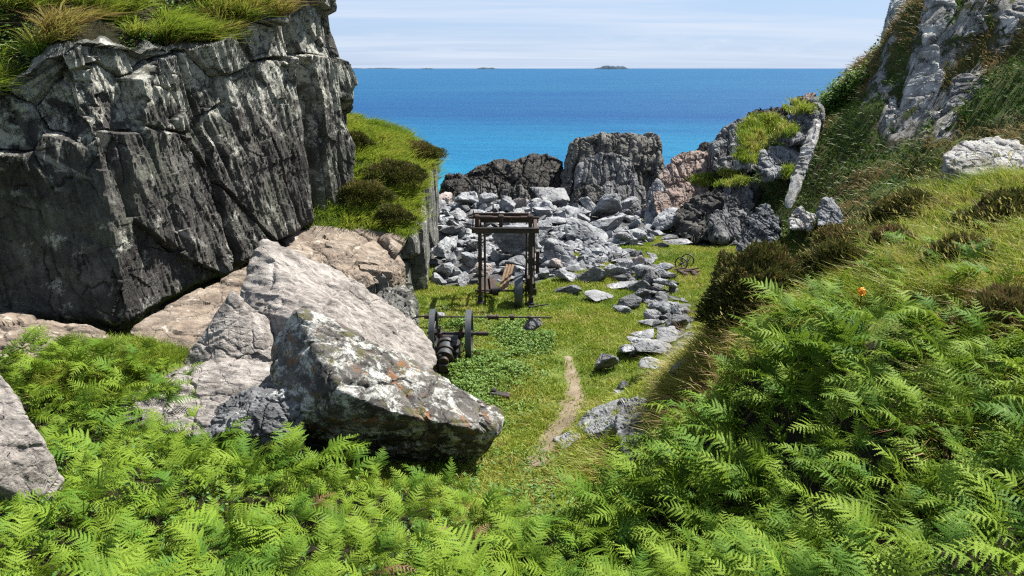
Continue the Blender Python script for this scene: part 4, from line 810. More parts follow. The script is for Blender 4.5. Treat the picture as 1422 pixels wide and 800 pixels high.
# engine with flywheels
ep = ptz(622, 510, FL); EX, EY = ep[0], ep[1] + .1; EZ = float(terr(EX, EY)) - .02
eng = tag(empty('engine', (EX, EY, EZ)), 'old black oil engine with two tall flywheels in the grass behind the slab boulder', 'engine')
ax_z = .52
spoked(eng, (-.36, .55, ax_z), (1, 0, 0), .52, .12, M['steel']); spoked(eng, (.44, .45, ax_z), (1, 0, 0), .53, .13, M['steel'])
MB().cyl((-.5, .5, ax_z), (.85, .45, ax_z), .035).cyl((.6, .46, ax_z), (.86, .45, ax_z), .05).build('crankshaft', M['iron'], eng)
MB().box((0, .45, .22), (.5, .75, .44), bev=.05).box((0, .1, .12), (.40, .5, .26), bev=.04).build('crankcase', M['iron'], eng)
for x_ in (-.22, .26): MB().box((x_, .5, ax_z - .02), (.13, .22, .17), bev=.04).cyl((x_, .43, ax_z + .02), (x_, .43, ax_z + .14), .03, seg=10).cyl((x_, .57, ax_z + .02), (x_, .57, ax_z + .14), .03, seg=10).build('bearing', M['iron'], eng)
cyl_ = MB().cyl((-.05, .3, .34), (-.05, -.38, .26), .165, seg=32).build('cylinder', M['steel'], eng)
for t_ in (.2, -.1, -.36): MB().cyl((-.05, t_, .34 + (t_ - .3) * .118), (-.05, t_ - .05, .335 + (t_ - .35) * .118), .205, seg=32).build('flange', M['iron'], cyl_)
MB().cyl((-.05, -.40, .26), (-.05, -.55, .24), .11, seg=24).box((-.05, -.5, .12), (.24, .2, .2), bev=.03).cyl((-.12, -.5, .28), (-.12, -.5, .40), .03, seg=10).build('cylinder_head', M['iron'], eng)
MB().box((.2, .1, .3), (.06, .5, .06), rot=(.1, 0, 0)).build('push_rod', M['iron'], eng); MB().box((-.3, .05, .26), (.05, .4, .05)).build('push_rod', M['iron'], eng)

# long line shaft
a_ = pt(578, 439.5, 16.6); b_ = pt(766, 441, 16.75)
sh = tag(empty('line_shaft', tuple((a_ + b_) / 2)), 'long thin iron drive shaft with collars lying level above the grass beyond the engine', 'shaft')
L_ = (b_ - a_) / 2
MB().cyl(-L_, L_, .022, seg=12).build('rod', M['iron'], sh)
dirn = L_ / np.linalg.norm(L_)
for u, wd, r_ in ((593, .12, .06), (603, .12, .055), (651, .06, .07), (679, .05, .075), (685, .16, .06), (691, .05, .075), (711, .10, .075), (735, .05, .055)):
    c_ = pt(u, 440, 16.67) - (a_ + b_) / 2; c_ = dirn * float(c_ @ dirn); MB().cyl(c_ - dirn * wd / 2, c_ + dirn * wd / 2, r_, seg=16).build('collar', M['iron'], sh)
c_ = pt(651, 440, 16.67) - (a_ + b_) / 2; zt = float(terr(*(c_ + (a_ + b_) / 2)[:2])) - ((a_ + b_) / 2)[2]
MB().box((c_[0], c_[1], zt * .5), (.1, .12, abs(zt)), bev=.02).box((c_[0], c_[1], 0), (.14, .12, .14), bev=.03).build('pedestal', M['rust'], sh)

# pair of spoked wheels on an axle, scrap around them
wp = hit(950, 372); WZ = float(terr(wp[0], wp[1]))
ca = tag(empty('wheel_axle', (wp[0], wp[1], WZ), R(55)), 'pair of small black spoked iron wheels on an axle standing on the far turf', 'wheels')
for x_ in (-.28, .28): spoked(ca, (x_, 0, .2), (1, 0, 0), .22, .05, M['iron'], 6, name='wheel', hub=.04, th=.03)
MB().cyl((-.34, 0, .2), (.34, 0, .2), .022, seg=10).build('axle', M['iron'], ca)
for u, v, a in ((944, 379, .5), (960, 380, .6), (966, 384, .3), (952, 383, .4)):
    p = hit(u, v); o = MB().box((0, 0, .06), (a, .16, .10), rot=(.2, .1, a * 3), bev=.03).cyl((-a * .4, 0, .1), (a * .4, .1, .14), .03, seg=8).build('scrap_iron', M['rust']); o.location = (p[0], p[1], float(terr(p[0], p[1]))); tag(o, 'dark lump of rusty scrap iron on the turf near the spoked wheels', 'scrap metal', 'scrap iron near the wheels')
p = hit(748, 430); o = MB().cyl((-.25, 0, .05), (.25, .08, .1), .02, seg=8).box((-.2, 0, .05), (.14, .08, .06)).build('iron_bar', M['iron']); o.location = (p[0], p[1], float(terr(p[0], p[1])) + .02); tag(o, 'short black iron bar on the grass in front of the saw frame', 'iron bar')
p = hit(694, 553); o = MB().box((0, 0, .05), (.42, .16, .07), rot=(.1, .05, -.25), bev=.02).box((-.12, .08, .09), (.1, .1, .1), bev=.02).build('scrap_iron', M['iron']); o.location = (p[0], p[1], float(terr(p[0], p[1])) + .02); tag(o, 'dark flat piece of iron in the grass beside the lichen boulder', 'scrap metal')

# ------------------------------------------------------------------ vegetation
def unit(a): return a / (np.linalg.norm(a, axis=1, keepdims=True) + 1e-9)
def blade_arrays(P, D, L, W_, B, tint):
    n = len(P); yaw = rng.uniform(0, 2 * np.pi, n); sd = np.stack([np.cos(yaw), np.sin(yaw), np.zeros(n)], 1); sd = unit(np.cross(D, np.cross(sd, D))) * W_[:, None]
    mid = P + D * (L * .55)[:, None] + B * (L * .22)[:, None]; tip = P + D * (L * .92)[:, None] + B * (L * .75)[:, None]
    V_ = np.stack([P - sd, P + sd, mid - sd * .75, mid + sd * .75, tip], 1).reshape(-1, 3); k = np.arange(n)[:, None] * 5
    return V_, [k + np.array([[0, 1, 3, 2]]), k + np.array([[2, 3, 4]])], np.repeat(tint, 5)
def blades(name, P, D, L, W_, B, tint, mat, label, cat='grass', kind='stuff', **kw):
    V_, F_, t = blade_arrays(P, D, L, W_, B, tint); return tag(mk(name, V_, F_, mat, tint=t, **kw), label, cat, kind=kind)
def leaf_arrays(P, N, S_, tint, asp=.55):
    n = len(P); r = unit(rng.normal(size=(n, 3))); a = unit(np.cross(N, r)); b = np.cross(N, a)
    a = a * S_[:, None]; b = b * (S_ * asp)[:, None]; nn_ = N * (S_ * .15)[:, None]
    V_ = np.stack([P - a, P + b + nn_, P + a, P - b + nn_], 1).reshape(-1, 3); k = np.arange(n)[:, None] * 4
    return V_, np.concatenate([k + np.array([[0, 1, 2]]), k + np.array([[0, 2, 3]])]), np.repeat(tint, 4)
def sample_mesh(V_, F_, n):
    if F_.shape[1] == 4: F_ = np.concatenate([F_[:, [0, 1, 2]], F_[:, [0, 2, 3]]])
    c = np.cross(V_[F_[:, 1]] - V_[F_[:, 0]], V_[F_[:, 2]] - V_[F_[:, 0]]); a = np.linalg.norm(c, axis=1); i = rng.choice(len(F_), n, p=a / a.sum())
    r1 = np.sqrt(rng.random(n)); r2 = rng.random(n); P = V_[F_[i, 0]] * (1 - r1)[:, None] + V_[F_[i, 1]] * (r1 * (1 - r2))[:, None] + V_[F_[i, 2]] * (r1 * r2)[:, None]
    N = c[i] / a[i][:, None]; N[N[:, 2] < 0] *= -1; return P, N
def clumped(x, y, sc, s): return fbm(np.column_stack([x * sc, y * sc, 0 * x]), 4, s)

def tufts(c, nb, spread, lean, lo, hi, wlo, whi, tc_, tj, droop=.5, up=(0, 0, 1)):
    """c: tuft centres; every tuft is nb blades that share a lean and a colour"""
    m = len(c); n = m * nb; P = np.repeat(c, nb, axis=0); off = rng.normal(0, 1, (n, 3)) * np.array([1, 1, .15]); P = P + off * spread
    ln = np.repeat(np.asarray(lean) + rng.normal(0, .22, (m, 3)) * np.array([1, 1, .3]), nb, axis=0)
    D = unit(np.asarray(up) + off * .32 + ln * .5); L = np.repeat(rng.uniform(lo, hi, m), nb) * rng.uniform(.55, 1.1, n)
    B = ln + off * .2 + np.array([0, 0, -droop]) * rng.uniform(.4, 1.2, n)[:, None]
    return blade_arrays(P, D, L, rng.uniform(wlo, whi, n), B, np.clip(np.repeat(tc_, nb) + rng.normal(0, tj, n), 0, 1))

# turf on the quarry floor
n = 330000
x = rng.uniform(-4.5, 9.5, n); y = rng.uniform(8.8, 28, n); z = terr(x, y)
in_r = np.zeros(n, bool)
RP = np.array(RUB)
def inpoly_np(x, y, P):
    r = np.zeros(len(x), bool)
    for i in range(len(P)):
        x1, y1 = P[i]; x2, y2 = P[i - 1]; c = ((y1 > y) != (y2 > y)); r ^= c & (x < (x2 - x1) * (y - y1) / (y2 - y1 + 1e-12) + x1)
    return r
pd = path_dist(x, y); cl = clumped(x, y, .9, 70); cl2 = clumped(x, y, 3.2, 71)
keep = (z < -5.3) & ~inpoly_np(x, y, RUB) & ~(inpoly_np(x, y, PAVE) & (cl < .15)) & (pd > -1) & (rng.random(n) < np.clip(1.0 + cl * .9 + cl2 * .8, .2, 1)) & (rng.random(n) < sst(-.05, .55, pd + .22 * cl2))
x, y, z, cl, cl2, pd = [a[keep] for a in (x, y, z, cl, cl2, pd)]; n = len(x)
D = unit(np.column_stack([rng.normal(0, .35, n), rng.normal(0, .35, n), np.ones(n)]))
L = (.055 + .05 * rng.random(n) + .07 * np.clip(cl2, 0, 1)) * (1 + .5 * np.clip(cl, 0, 1))
tn = np.clip(.60 + .34 * cl - .26 * cl2 + rng.normal(0, .09, n) + .14 * np.exp(-pd / .5), .12, .82)
blades('grass', np.column_stack([x, y, z - .01]), D, L, np.full(n, .010), np.column_stack([rng.normal(0, .4, n), rng.normal(0, .4, n), np.zeros(n)]), tn, M['grass'], 'short green and yellow turf over the quarry floor')

# leafy weeds round the engine
WE = [tuple(hit(u, v)[:2]) for u, v in [(598, 470), (615, 428), (660, 440), (740, 448), (772, 470), (765, 520), (745, 570), (700, 600), (640, 560), (620, 520)]]
n = 52000; bxx = np.array(WE); x = rng.uniform(bxx[:, 0].min(), bxx[:, 0].max(), n); y = rng.uniform(bxx[:, 1].min(), bxx[:, 1].max(), n); cl = clumped(x, y, 1.6, 72)
k = inpoly_np(x, y, WE) & (cl + .35 * clumped(x, y, 5., 79) + rng.normal(0, .32, n) > .12); x, y, cl = x[k], y[k], cl[k]; n = len(x)
P = np.column_stack([x, y, terr(x, y) + (.05 + .28 * np.clip(cl + .2, 0, 1)) * rng.random(n) ** .5]); N = unit(np.column_stack([rng.normal(0, .5, n), rng.normal(0, .5, n), np.ones(n)]))
a, b, t = leaf_arrays(P, N, rng.uniform(.018, .04, n), np.clip(rng.normal(.85, .3, n), 0, 1), .65); tag(mk('weeds', a, b, M['leafy'], tint=t), 'leafy green weeds spreading over the grass beside the engine', 'weeds', kind='stuff')

# long grass on the bank at the right, with pale seed heads
n = 9000
x = rng.uniform(1.2, 12.5, n); y = rng.uniform(4.2, 16, n); z = terr(x, y); u_ = x / y
keep = (z > -5.2) & (u_ > .22) & ((y > 8.6 - .25 * (x - 3)) | (u_ > .62) | (x > 5.0)); x, y, z = x[keep], y[keep], z[keep]
cl = clumped(x, y, .7, 73); cl2 = clumped(x, y, 2.2, 74)
a, b, t = tufts(np.column_stack([x, y, z - .02]), 28, .06, (-.45, -.25, 0), .12, .46, .003, .006, np.clip(.58 + .55 * cl + .34 * cl2 + rng.normal(0, .13, len(x)), .06, 1), .09, .35)
tag(mk('grass', a, b, M['grass'], tint=t), 'long windblown green and straw coloured grass on the bank at the right', 'grass', kind='stuff')
HO = [tuple(hit(u, v)[:2]) for u, v in [(100, 470), (200, 462), (240, 485), (262, 500), (150, 575), (60, 560), (20, 520), (70, 505)]]; HB = np.array(HO)
n = 4200; x = rng.uniform(HB[:, 0].min(), HB[:, 0].max(), n); y = rng.uniform(HB[:, 1].min(), HB[:, 1].max(), n); k = inpoly_np(x, y, HO); x, y = x[k], y[k]; z = terr(x, y); n = len(x); cl = clumped(x, y, .9, 76)
a, b, t = tufts(np.column_stack([x, y, z - .02]), 22, .06, (-.2, -.3, 0), .1, .3, .003, .007, np.clip(.47 + .3 * cl + rng.normal(0, .09, n), .1, .9), .06, .35)
tag(mk('grass', a, b, M['grass'], tint=t), 'bright green grass in the hollow under the cliff', 'grass', kind='stuff')
n = 2400; x = rng.uniform(-1., 2.6, n); y = rng.uniform(7.6, 12.6, n); z = terr(x, y); k = (path_dist(x, y) > .3) & (clumped(x, y, 1.1, 77) > -.15); x, y, z = x[k], y[k], z[k]; cl = clumped(x, y, 1.2, 78)
a, b, t = tufts(np.column_stack([x, y, z - .02]), 20, .05, (-.2, -.2, 0), .08, .24, .003, .006, np.clip(.58 + .3 * cl + rng.normal(0, .09, len(x)), .1, .95), .06, .4)
tag(mk('grass', a, b, M['grass'], tint=t), 'rougher grass tufts where the path comes up to the bracken', 'grass', kind='stuff')
n = 3600; x = rng.uniform(2.2, 11, n); y = rng.uniform(6, 14.5, n); k = (x / y > .3) & (y > 8 - .3 * (x - 3)) & (clumped(x, y, .7, 75) > -.1); x, y = x[k], y[k]; n = len(x); z = terr(x, y); L = rng.uniform(.35, .7, n)
D = unit(np.column_stack([rng.normal(-.2, .2, n), rng.normal(0, .2, n), np.ones(n)])); Bd = np.column_stack([rng.normal(-.25, .2, n), rng.normal(0, .2, n), np.full(n, -.05)])
a1, f1_, t1 = blade_arrays(np.column_stack([x, y, z]), D, L, np.full(n, .0022), Bd, np.full(n, .86)); tips = a1.reshape(-1, 5, 3)[:, 4]; mids = a1.reshape(-1, 5, 3)[:, 2:4].mean(1)
a2, f2_, t2 = blade_arrays(tips - .02 * unit(tips - mids), unit(tips - mids), np.full(n, .075), np.full(n, .008), np.zeros((n, 3)), np.full(n, .9)); o5 = len(a1)
tag(mk('seed_heads', np.concatenate([a1, a2]), f1_ + [f + o5 for f in f2_], M['grass'], tint=np.concatenate([t1, t2])), 'thin pale seed heads standing above the long grass of the bank', 'grass', kind='stuff')

# dead tan grass along the path-side bank
n = 9000; t_ = rng.random(n); e1 = np.array([hit(u, v)[:2] for u, v in [(985, 440), (965, 500), (935, 570), (880, 630), (770, 675)]]); ii = np.minimum((t_ * 4).astype(int), 3); fr_ = t_ * 4 - ii
p2 = e1[ii] * (1 - fr_)[:, None] + e1[ii + 1] * fr_[:, None] + rng.normal(0, .28, (n, 2))
blades('grass', np.column_stack([p2, terr(p2[:, 0], p2[:, 1]) - .02]), unit(np.column_stack([rng.normal(-.3, .4, n), rng.normal(-.2, .4, n), np.ones(n)])), rng.uniform(.15, .4, n), rng.uniform(.003, .006, n), np.column_stack([rng.normal(-.4, .3, n), rng.normal(-.2, .3, n), rng.normal(-.2, .1, n)]), np.clip(rng.normal(.72, .16, n), .3, 1), M['grass'], 'dry tan grass hanging along the edge of the bank beside the path')

# hanging grass on the cliff top
def cap_pts(n, smin, smax, cmin, cmax):
    s = rng.uniform(smin, smax, n); cc = rng.uniform(cmin, cmax, n); i = np.clip((s / seglen[-1] * (ns - 1)), 0, ns - 1).astype(int); j = np.clip(nh + (np.interp(cc, ct / 5, np.arange(nc - 1))), nh, nv - 1).astype(int)
    P = Vc.reshape(ns, nv, 3)[i, j] + rng.normal(0, .04, (n, 3)); return P, s, cc
P, s, cc = cap_pts(2600, 0, seglen[9] - .1, 0.0, .6); e_ = rng.random(len(P)) < .30; 
P2, s2, c2 = cap_pts(420, 0, seglen[9] - .3, 0.0, .03); P = np.concatenate([P, P2]); s = np.concatenate([s, s2]); cc = np.concatenate([cc, c2])
cl = fbm(np.column_stack([s * .9, cc * 6, 0 * s]), 3, 80); cl2 = fbm(np.column_stack([s * .5, cc * 4, 0 * s]), 3, 81); gap = fbm(np.column_stack([s * .75, 0 * s, 0 * s]), 3, 82)
keep = (cc > .02 + .34 * np.clip(gap + .08, 0, 1)) | ((cc < .03) & (gap < -.12)); keep &= fbm(np.column_stack([s * 1.6, cc * 12, 0 * s]), 3, 88) > -.08; P, cl, cl2, s = P[keep], cl[keep], cl2[keep], s[keep]
a, b, t = tufts(P, 54, .05, (.42, -.36, 0), .30, .85, .005, .011, np.clip(.54 + .5 * cl2 + .35 * cl + rng.normal(0, .16, len(P)) + .16 * (s > seglen[7]), .05, 1), .07, .55)
tag(mk('grass', a, b, M['grass'], tint=t), 'long grass in green and rust tufts hanging over the cliff edge', 'grass', kind='stuff')
P, s, cc = cap_pts(9000, seglen[2], seglen[8], .1, .6); k = fbm(np.column_stack([s * .8, cc * 7, 0 * s]), 3, 83) > .12; P = P[k] + np.array([0, 0, .06]); n = len(P)
a, b, t = leaf_arrays(P + rng.normal(0, .06, (n, 3)), unit(np.column_stack([rng.normal(.3, .5, n), rng.normal(-.3, .5, n), np.ones(n)])), rng.uniform(.025, .055, n), np.clip(rng.normal(.6, .25, n), 0, 1)); tag(mk('weeds', a, b, M['leafy'], tint=t), 'small bright leafy plants among the grass on the cliff top', 'weeds', kind='stuff')

# knoll turf
P, N = sample_mesh(KV, KF, 5200); P = P[P[:, 0] > -8]; cl = clumped(P[:, 0], P[:, 1], .7, 84); cl2 = clumped(P[:, 0], P[:, 1], 2.4, 85)
a, b, t = tufts(P - np.array([0, 0, .03]), 22, .08, (.3, -.3, 0), .14, .42, .006, .012, np.clip(.50 + .28 * cl + .22 * cl2 + rng.normal(0, .08, len(P)), .08, .85), .05, .3)
tag(mk('grass', a, b, M['grass'], tint=t), 'thick green turf covering the knoll above the sea', 'grass', kind='stuff')

# hillside growth
F_ = Fq[fh]; P, N = sample_mesh(V, F_, 210000); keep = (P[:, 1] < 36) & (P[:, 2] > -7); P, N = P[keep], N[keep]; n = len(P)
cl = fbm(P * .5, 4, 86); cl2 = fbm(P * 1.7, 3, 87); brown = sst(-.1, .3, cl + .5 * sst(-2, 1.2, P[:, 2]) - .12); nr = rockmask(P) < .45; P, N, cl, cl2, brown = P[nr], N[nr], cl[nr], cl2[nr], brown[nr]; n = len(P)
g_ = rng.random(n) < .55 + .4 * brown
blades('grass', P[g_], unit(N[g_] + np.array([-.3, -.1, .9]) + rng.normal(0, .3, (g_.sum(), 3))), rng.uniform(.16, .42, g_.sum()), rng.uniform(.009, .018, g_.sum()), np.column_stack([rng.normal(-.5, .3, g_.sum()), rng.normal(-.2, .3, g_.sum()), rng.normal(-.4, .1, g_.sum())]), np.clip(.24 + .6 * brown[g_] + .15 * cl2[g_] + rng.normal(0, .1, g_.sum()), .02, 1), M['hillgrass'], 'green and brown grass over the hillside, its colour darkened as shade')
k = ~g_ & (cl2 > -.15); n = k.sum(); a, b, t = leaf_arrays(P[k] + N[k] * rng.uniform(0, .3, (n, 1)), unit(N[k] + rng.normal(0, .5, (n, 3))), rng.uniform(.04, .09, n), np.clip(rng.normal(.22, .2, n), 0, 1)); tag(mk('undergrowth', a, b, M['hillleaf'], tint=t), 'low leafy undergrowth on the hillside, its colour darkened as shade', 'undergrowth', kind='stuff')

# yellow grass shelves among the crags
from mathutils.bvhtree import BVHTree
cv, cf, k = [], [], 0
bpy.context.view_layer.update()
for o in bpy.data.objects:
    if o.name.split('.')[0] in ('rock_outcrop', 'rock_block') and o.type == 'MESH':
        a = np.empty(len(o.data.vertices) * 3, np.float32); o.data.vertices.foreach_get('co', a); f = np.empty(len(o.data.polygons) * 3, np.int32); o.data.polygons.foreach_get('vertices', f)
        cv.append(a.reshape(-1, 3) + np.array(o.location)); cf.append(f.reshape(-1, 3) + k); k += len(cv[-1])
bvh = BVHTree.FromPolygons(np.concatenate(cv).tolist(), np.concatenate(cf).tolist())
SH = []
for u, v, ru, rv, m_k in [(1066, 182, 40, 15, 420), (1062, 168, 24, 8, 160), (1000, 252, 40, 9, 260), (1020, 244, 24, 7, 120), (975, 250, 12, 4, 40), (1040, 216, 18, 14, 140), (1098, 250, 10, 20, 120), (1110, 150, 20, 10, 80), (1046, 196, 20, 12, 120), (860, 186, 50, 4, 40)]:
    for _ in range(m_k):
        a = random.uniform(0, 6.28); rr2 = math.sqrt(random.random()); d_ = Vector(ray(u + ru * rr2 * math.cos(a), v + rv * rr2 * math.sin(a))).normalized()
        lo, nm_, ix, ds = bvh.ray_cast(Vector((0, 0, 0)), d_)
        if lo is not None and abs(nm_.z) > .22: SH.append(np.array(lo))
SH = np.array(SH); SH = np.repeat(SH[rng.random(len(SH)) < .75], 18, axis=0); SH = SH + rng.normal(0, .10, SH.shape) * np.array([1, 1, .3]); n = len(SH)
blades('grass', SH, unit(np.array([0, 0, 1.]) + rng.normal(0, .35, (n, 3))), rng.uniform(.12, .3, n), rng.uniform(.01, .02, n), rng.normal(0, .4, (n, 3)) * np.array([1, 1, .2]), np.clip(.56 + .45 * fbm(SH * 1.4, 3, 97) + rng.normal(0, .08, n), .2, .95), M['grass'], 'sunlit yellow green grass on the ledges between the crags')
# bright bracken on the skyline
BB_ = []
for _ in range(260):
    a = random.uniform(0, 6.28); r = math.sqrt(random.random()); p = hit(1172 + 34 * r * math.cos(a) , 132 - 22 * r * math.cos(a) + 11 * r * math.sin(a), 20.); BB_.append(p)
BB_ = np.repeat(np.array(BB_), 30, axis=0) + rng.normal(0, .2, (260 * 30, 3)); n = len(BB_)
a, b, t = leaf_arrays(BB_ + np.array([0, 0, .12]), unit(rng.normal(0, .5, (n, 3)) + np.array([0, 0, 1])), rng.uniform(.04, .09, n), np.clip(rng.normal(.6, .25, n), 0, 1)); tag(mk('undergrowth', a, b, M['leafy'], tint=t), 'bright green bracken clump on the skyline at the hill shoulder', 'undergrowth', kind='stuff')

# heather bushes
def bush(c, rad, n, label, seed, tint=(.35, .22), ln=(.05, .11), group=None, rot=0.):
    n = int(n * 1.6); rad = (rad[0], rad[1], rad[2] * 1.25); r = np.random.default_rng(seed); d = unit(r.normal(size=(n, 3))); d[:, 2] = np.abs(d[:, 2]) * 1.0 - .12
    lump = 1 + .6 * fbm(d * 1.7 + seed, 4, seed); q_ = d * (lump * r.uniform(.62, 1., n) ** .5)[:, None] * np.array(rad)
    c = np.array(c); base_ = np.array([c[0], c[1], float(c[2])])
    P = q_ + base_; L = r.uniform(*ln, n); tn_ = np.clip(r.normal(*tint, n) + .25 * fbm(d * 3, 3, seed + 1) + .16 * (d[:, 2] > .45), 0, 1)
    root = empty('heather_bush', tuple(base_)); tag(root, label, 'bush', group)
    V_, F_, t = blade_arrays(q_, unit(d + np.array([0, 0, .5]) + r.normal(0, .35, (n, 3))), L, L * .13, r.normal(0, .3, (n, 3)), tn_)
    mk('foliage', V_, F_, M['heather'], parent=root, tint=t)
    mb = MB()
    for k in range(9):
        a = k * .7; e = Vector((math.cos(a) * rad[0] * .7, math.sin(a) * rad[1] * .7, rad[2] * .7)); mb.cyl((0, 0, -.1), e, .02, .008, 6)
    mb.build('stems', M['wood'], root)
    return root
def bush_at(u, v, Y, rad, n, label, seed, **kw):
    p = pt(u, v, Y); z = float(terr(p[0], p[1])); return bush((p[0], p[1], z if abs(z - p[2]) < .8 else p[2]), rad, n, label, seed, **kw)
bush_at(1042, 425, 10.4, (.70, .65, .90), 14000, 'big round dark brown heather bush on the edge of the bank above the far turf', 1, tint=(.42, .24))
bush_at(1162, 368, 10.4, (.62, .5, .42), 8000, 'wide dark heather bush in the middle of the grassy bank', 2)
bush_at(1272, 268, 12.2, (.72, .5, .38), 7000, 'dark green heather bush just left of the long whitish boulder', 3, tint=(.42, .2))
bush_at(1392, 300, 10.6, (.62, .5, .44), 7000, 'dark heather bush in the grass below the long whitish boulder', 4)
bush_at(1415, 470, 6.6, (.6, .5, .28), 6000, 'brown low heather in the long grass at the edge of the bank', 5, tint=(.6, .25))
bush_at(1210, 290, 12.0, (.8, .5, .28), 6000, 'low olive heather mound behind the wide dark heather bush', 6, tint=(.68, .2))
bush_at(1245, 335, 10.8, (.42, .36, .26), 3500, 'small olive heather tuft in the grass between the low mound and the wide bush', 16, tint=(.66, .2))
bush_at(1335, 352, 9.0, (.40, .34, .24), 3500, 'small dark heather tuft in the middle of the yellow grass', 17, tint=(.5, .2))
bush_at(1120, 330, 11.6, (.5, .4, .24), 4000, 'low brownish heather strip along the top of the bank before the fissured slab', 18, tint=(.7, .25))
def bush_k(x, y, rad, n, label, seed, **kw):
    i = np.argmin((KV[:, 0] - x) ** 2 + (KV[:, 1] - y) ** 2); bush((x, y, float(KV[i, 2])), rad, n, label, seed, **kw)
bush_k(-3.6, 22.2, (.95, .8, .5), 9000, 'dark brown heather mat hanging over the quarry face on the knoll', 11, tint=(.4, .22))
bush_k(-4.4, 20.8, (.9, .6, .42), 7000, 'dark olive heather cushion on the ledge below the knoll', 12, tint=(.5, .2))
bush_k(-5.2, 23.2, (.8, .5, .35), 5000, 'dark heather patch high on the knoll beside the cliff', 13, tint=(.4, .2))
bush_k(-3.1, 25.0, (.7, .8, .4), 6000, 'green heather mound on the seaward shoulder of the knoll', 14, tint=(.55, .2))
bush_k(-3.3, 20.2, (.5, .5, .34), 4000, 'small dark heather tuft on the rim of the quarry face', 15, tint=(.35, .2))

# ------------------------------------------------------------------ bracken
def frond_mesh(seed, npin=13, npl=8, blade=.62, stalk=.42, dead=False):
    r = random.Random(seed); VV, FF, TT = [], [], []
    bend = r.uniform(.9, 1.4); curl = r.uniform(-.25, .25)
    def rach(t):                                # 0..1 along stalk+blade
        L = stalk + blade; s = t * L; n = 24; x = z = yy = 0; ds = s / n
        for i in range(n):
            f = (i + .5) / n * t; a = R(80) - bend * sst_(.18, 1.0, f) * 1.25; x += math.cos(a) * ds; z += math.sin(a) * ds; yy += curl * ds * f
        return np.array([x, yy, z])
    def sst_(a, b, x_): t = min(max((x_ - a) / (b - a), 0), 1); return t * t * (3 - 2 * t)
    pts = [rach(t) for t in np.linspace(0, 1, 15)]
    k = 0
    for i in range(14):
        w0 = .006 * (1 - i / 15); w1 = .006 * (1 - (i + 1) / 15)
        VV += [pts[i] + (0, -w0, 0), pts[i] + (0, w0, 0), pts[i + 1] + (0, w1, 0), pts[i + 1] + (0, -w1, 0), pts[i] + (-w0, 0, -w0), pts[i + 1] + (-w1, 0, -w1)]
        FF += [(k, k + 1, k + 2, k + 3), (k, k + 4, k + 5, k + 3), (k + 1, k + 4, k + 5, k + 2)]; TT += [.9] * 6; k += 6
    t0 = stalk / (stalk + blade)
    for i in range(npin):
        f = i / npin; t = t0 + (1 - t0) * f; o_ = rach(t); tg_ = rach(min(t + .02, 1)) - rach(t - .02); tg_ /= np.linalg.norm(tg_)
        side = np.cross((0, 0, 1), tg_); side /= np.linalg.norm(side); up = np.cross(tg_, side)
        Lp = blade * .40 * (1 - f) ** .85 * (.75 + .25 * min(1, f * 8)) * r.uniform(.88, 1.1) + .012
        for sg in (-1, 1):
            ang = R(66) - f * .35 + r.uniform(-.1, .1); dr = tg_ * math.cos(ang) + side * sg * math.sin(ang) + up * r.uniform(-.3, .38); dr /= np.linalg.norm(dr)
            pn = np.cross(dr, up) ; pn /= np.linalg.norm(pn); n2 = max(3, int(npl * (Lp / (blade * .40)) ** .6 + .5)); droop = r.uniform(.0, .45)
            for j in range(4):
                ha, hb = j / 4, (j + 1) / 4; pa = o_ + dr * Lp * ha - up * droop * Lp * ha * ha; pb = o_ + dr * Lp * hb - up * droop * Lp * hb * hb; wa, wb = Lp * .075 * (1 - ha) ** .75, Lp * .075 * (1 - hb) ** .75
                VV += [pa - pn * wa, pa + pn * wa, pb + pn * wb, pb - pn * wb]; FF += [(k, k + 1, k + 2, k + 3)]; TT += [.35 + .4 * f] * 4; k += 4
            for j in range(n2 + 1):
                h = (j + .3) / (n2 + .6); q_ = o_ + dr * Lp * h - up * droop * Lp * h * h
                lw = Lp / n2 * .95; ln_ = (Lp * .165) * (1 - h) ** .75 * (.9 if j else .6) + .004
                for s2 in (-1, 1):
                    dd = pn * s2 * .9 + dr * .42; up2 = up * r.uniform(-.15, .15)
                    tip = q_ + (dd + up2) * ln_ - up * .15 * ln_; m1 = q_ + dr * lw * .5 + (dd + up2) * ln_ * .42; m0 = q_ - dr * lw * .35 + (dd + up2) * ln_ * .42
                    VV += [q_ - dr * lw * .12, m0, tip, m1]; FF += [(k, k + 1, k + 2, k + 3)]; tv = .35 + .45 * f + r.uniform(-.15, .2); TT += [tv] * 4; k += 4
    V_ = np.array(VV); F_ = np.array(FF); return V_, F_, np.clip(np.array(TT), 0, 1)
FR = [frond_mesh(i, 13, 9, random.Random(i).uniform(.55, .75), random.Random(i + 50).uniform(.34, .55)) for i in range(7)]
def data(name, fr, mat):
    o = mk(name, fr[0], fr[1], mat, tint=fr[2]); d = o.data; bpy.data.objects.remove(o); return d
FD = [data('frond', f, M['bracken']) for f in FR]; FDD = [data('frond', f, M['dead']) for f in FR[:3]]
LOW = [frond_mesh(90 + i, 12, 6, .55, .34) for i in range(4)]
def slope_n(x, y):
    e = .3; v_ = Vector((float(terr(x - e, y) - terr(x + e, y)), float(terr(x, y - e) - terr(x, y + e)), 2 * e)); return v_.normalized()
LEFT = [(-7.5, 3.6), (-1.2, 3.6), (.6, 5.2), (.45, 7.2), (-.1, 8.0), (-1.2, 8.5), (-3.2, 9.0), (-4.4, 9.4), (-6.3, 9.6), (-8, 9.2)]
LEFTP = [(-7.4, 9.4), (-5.4, 9.8), (-5.0, 10.6), (-6.2, 10.9), (-7.8, 10.4)]
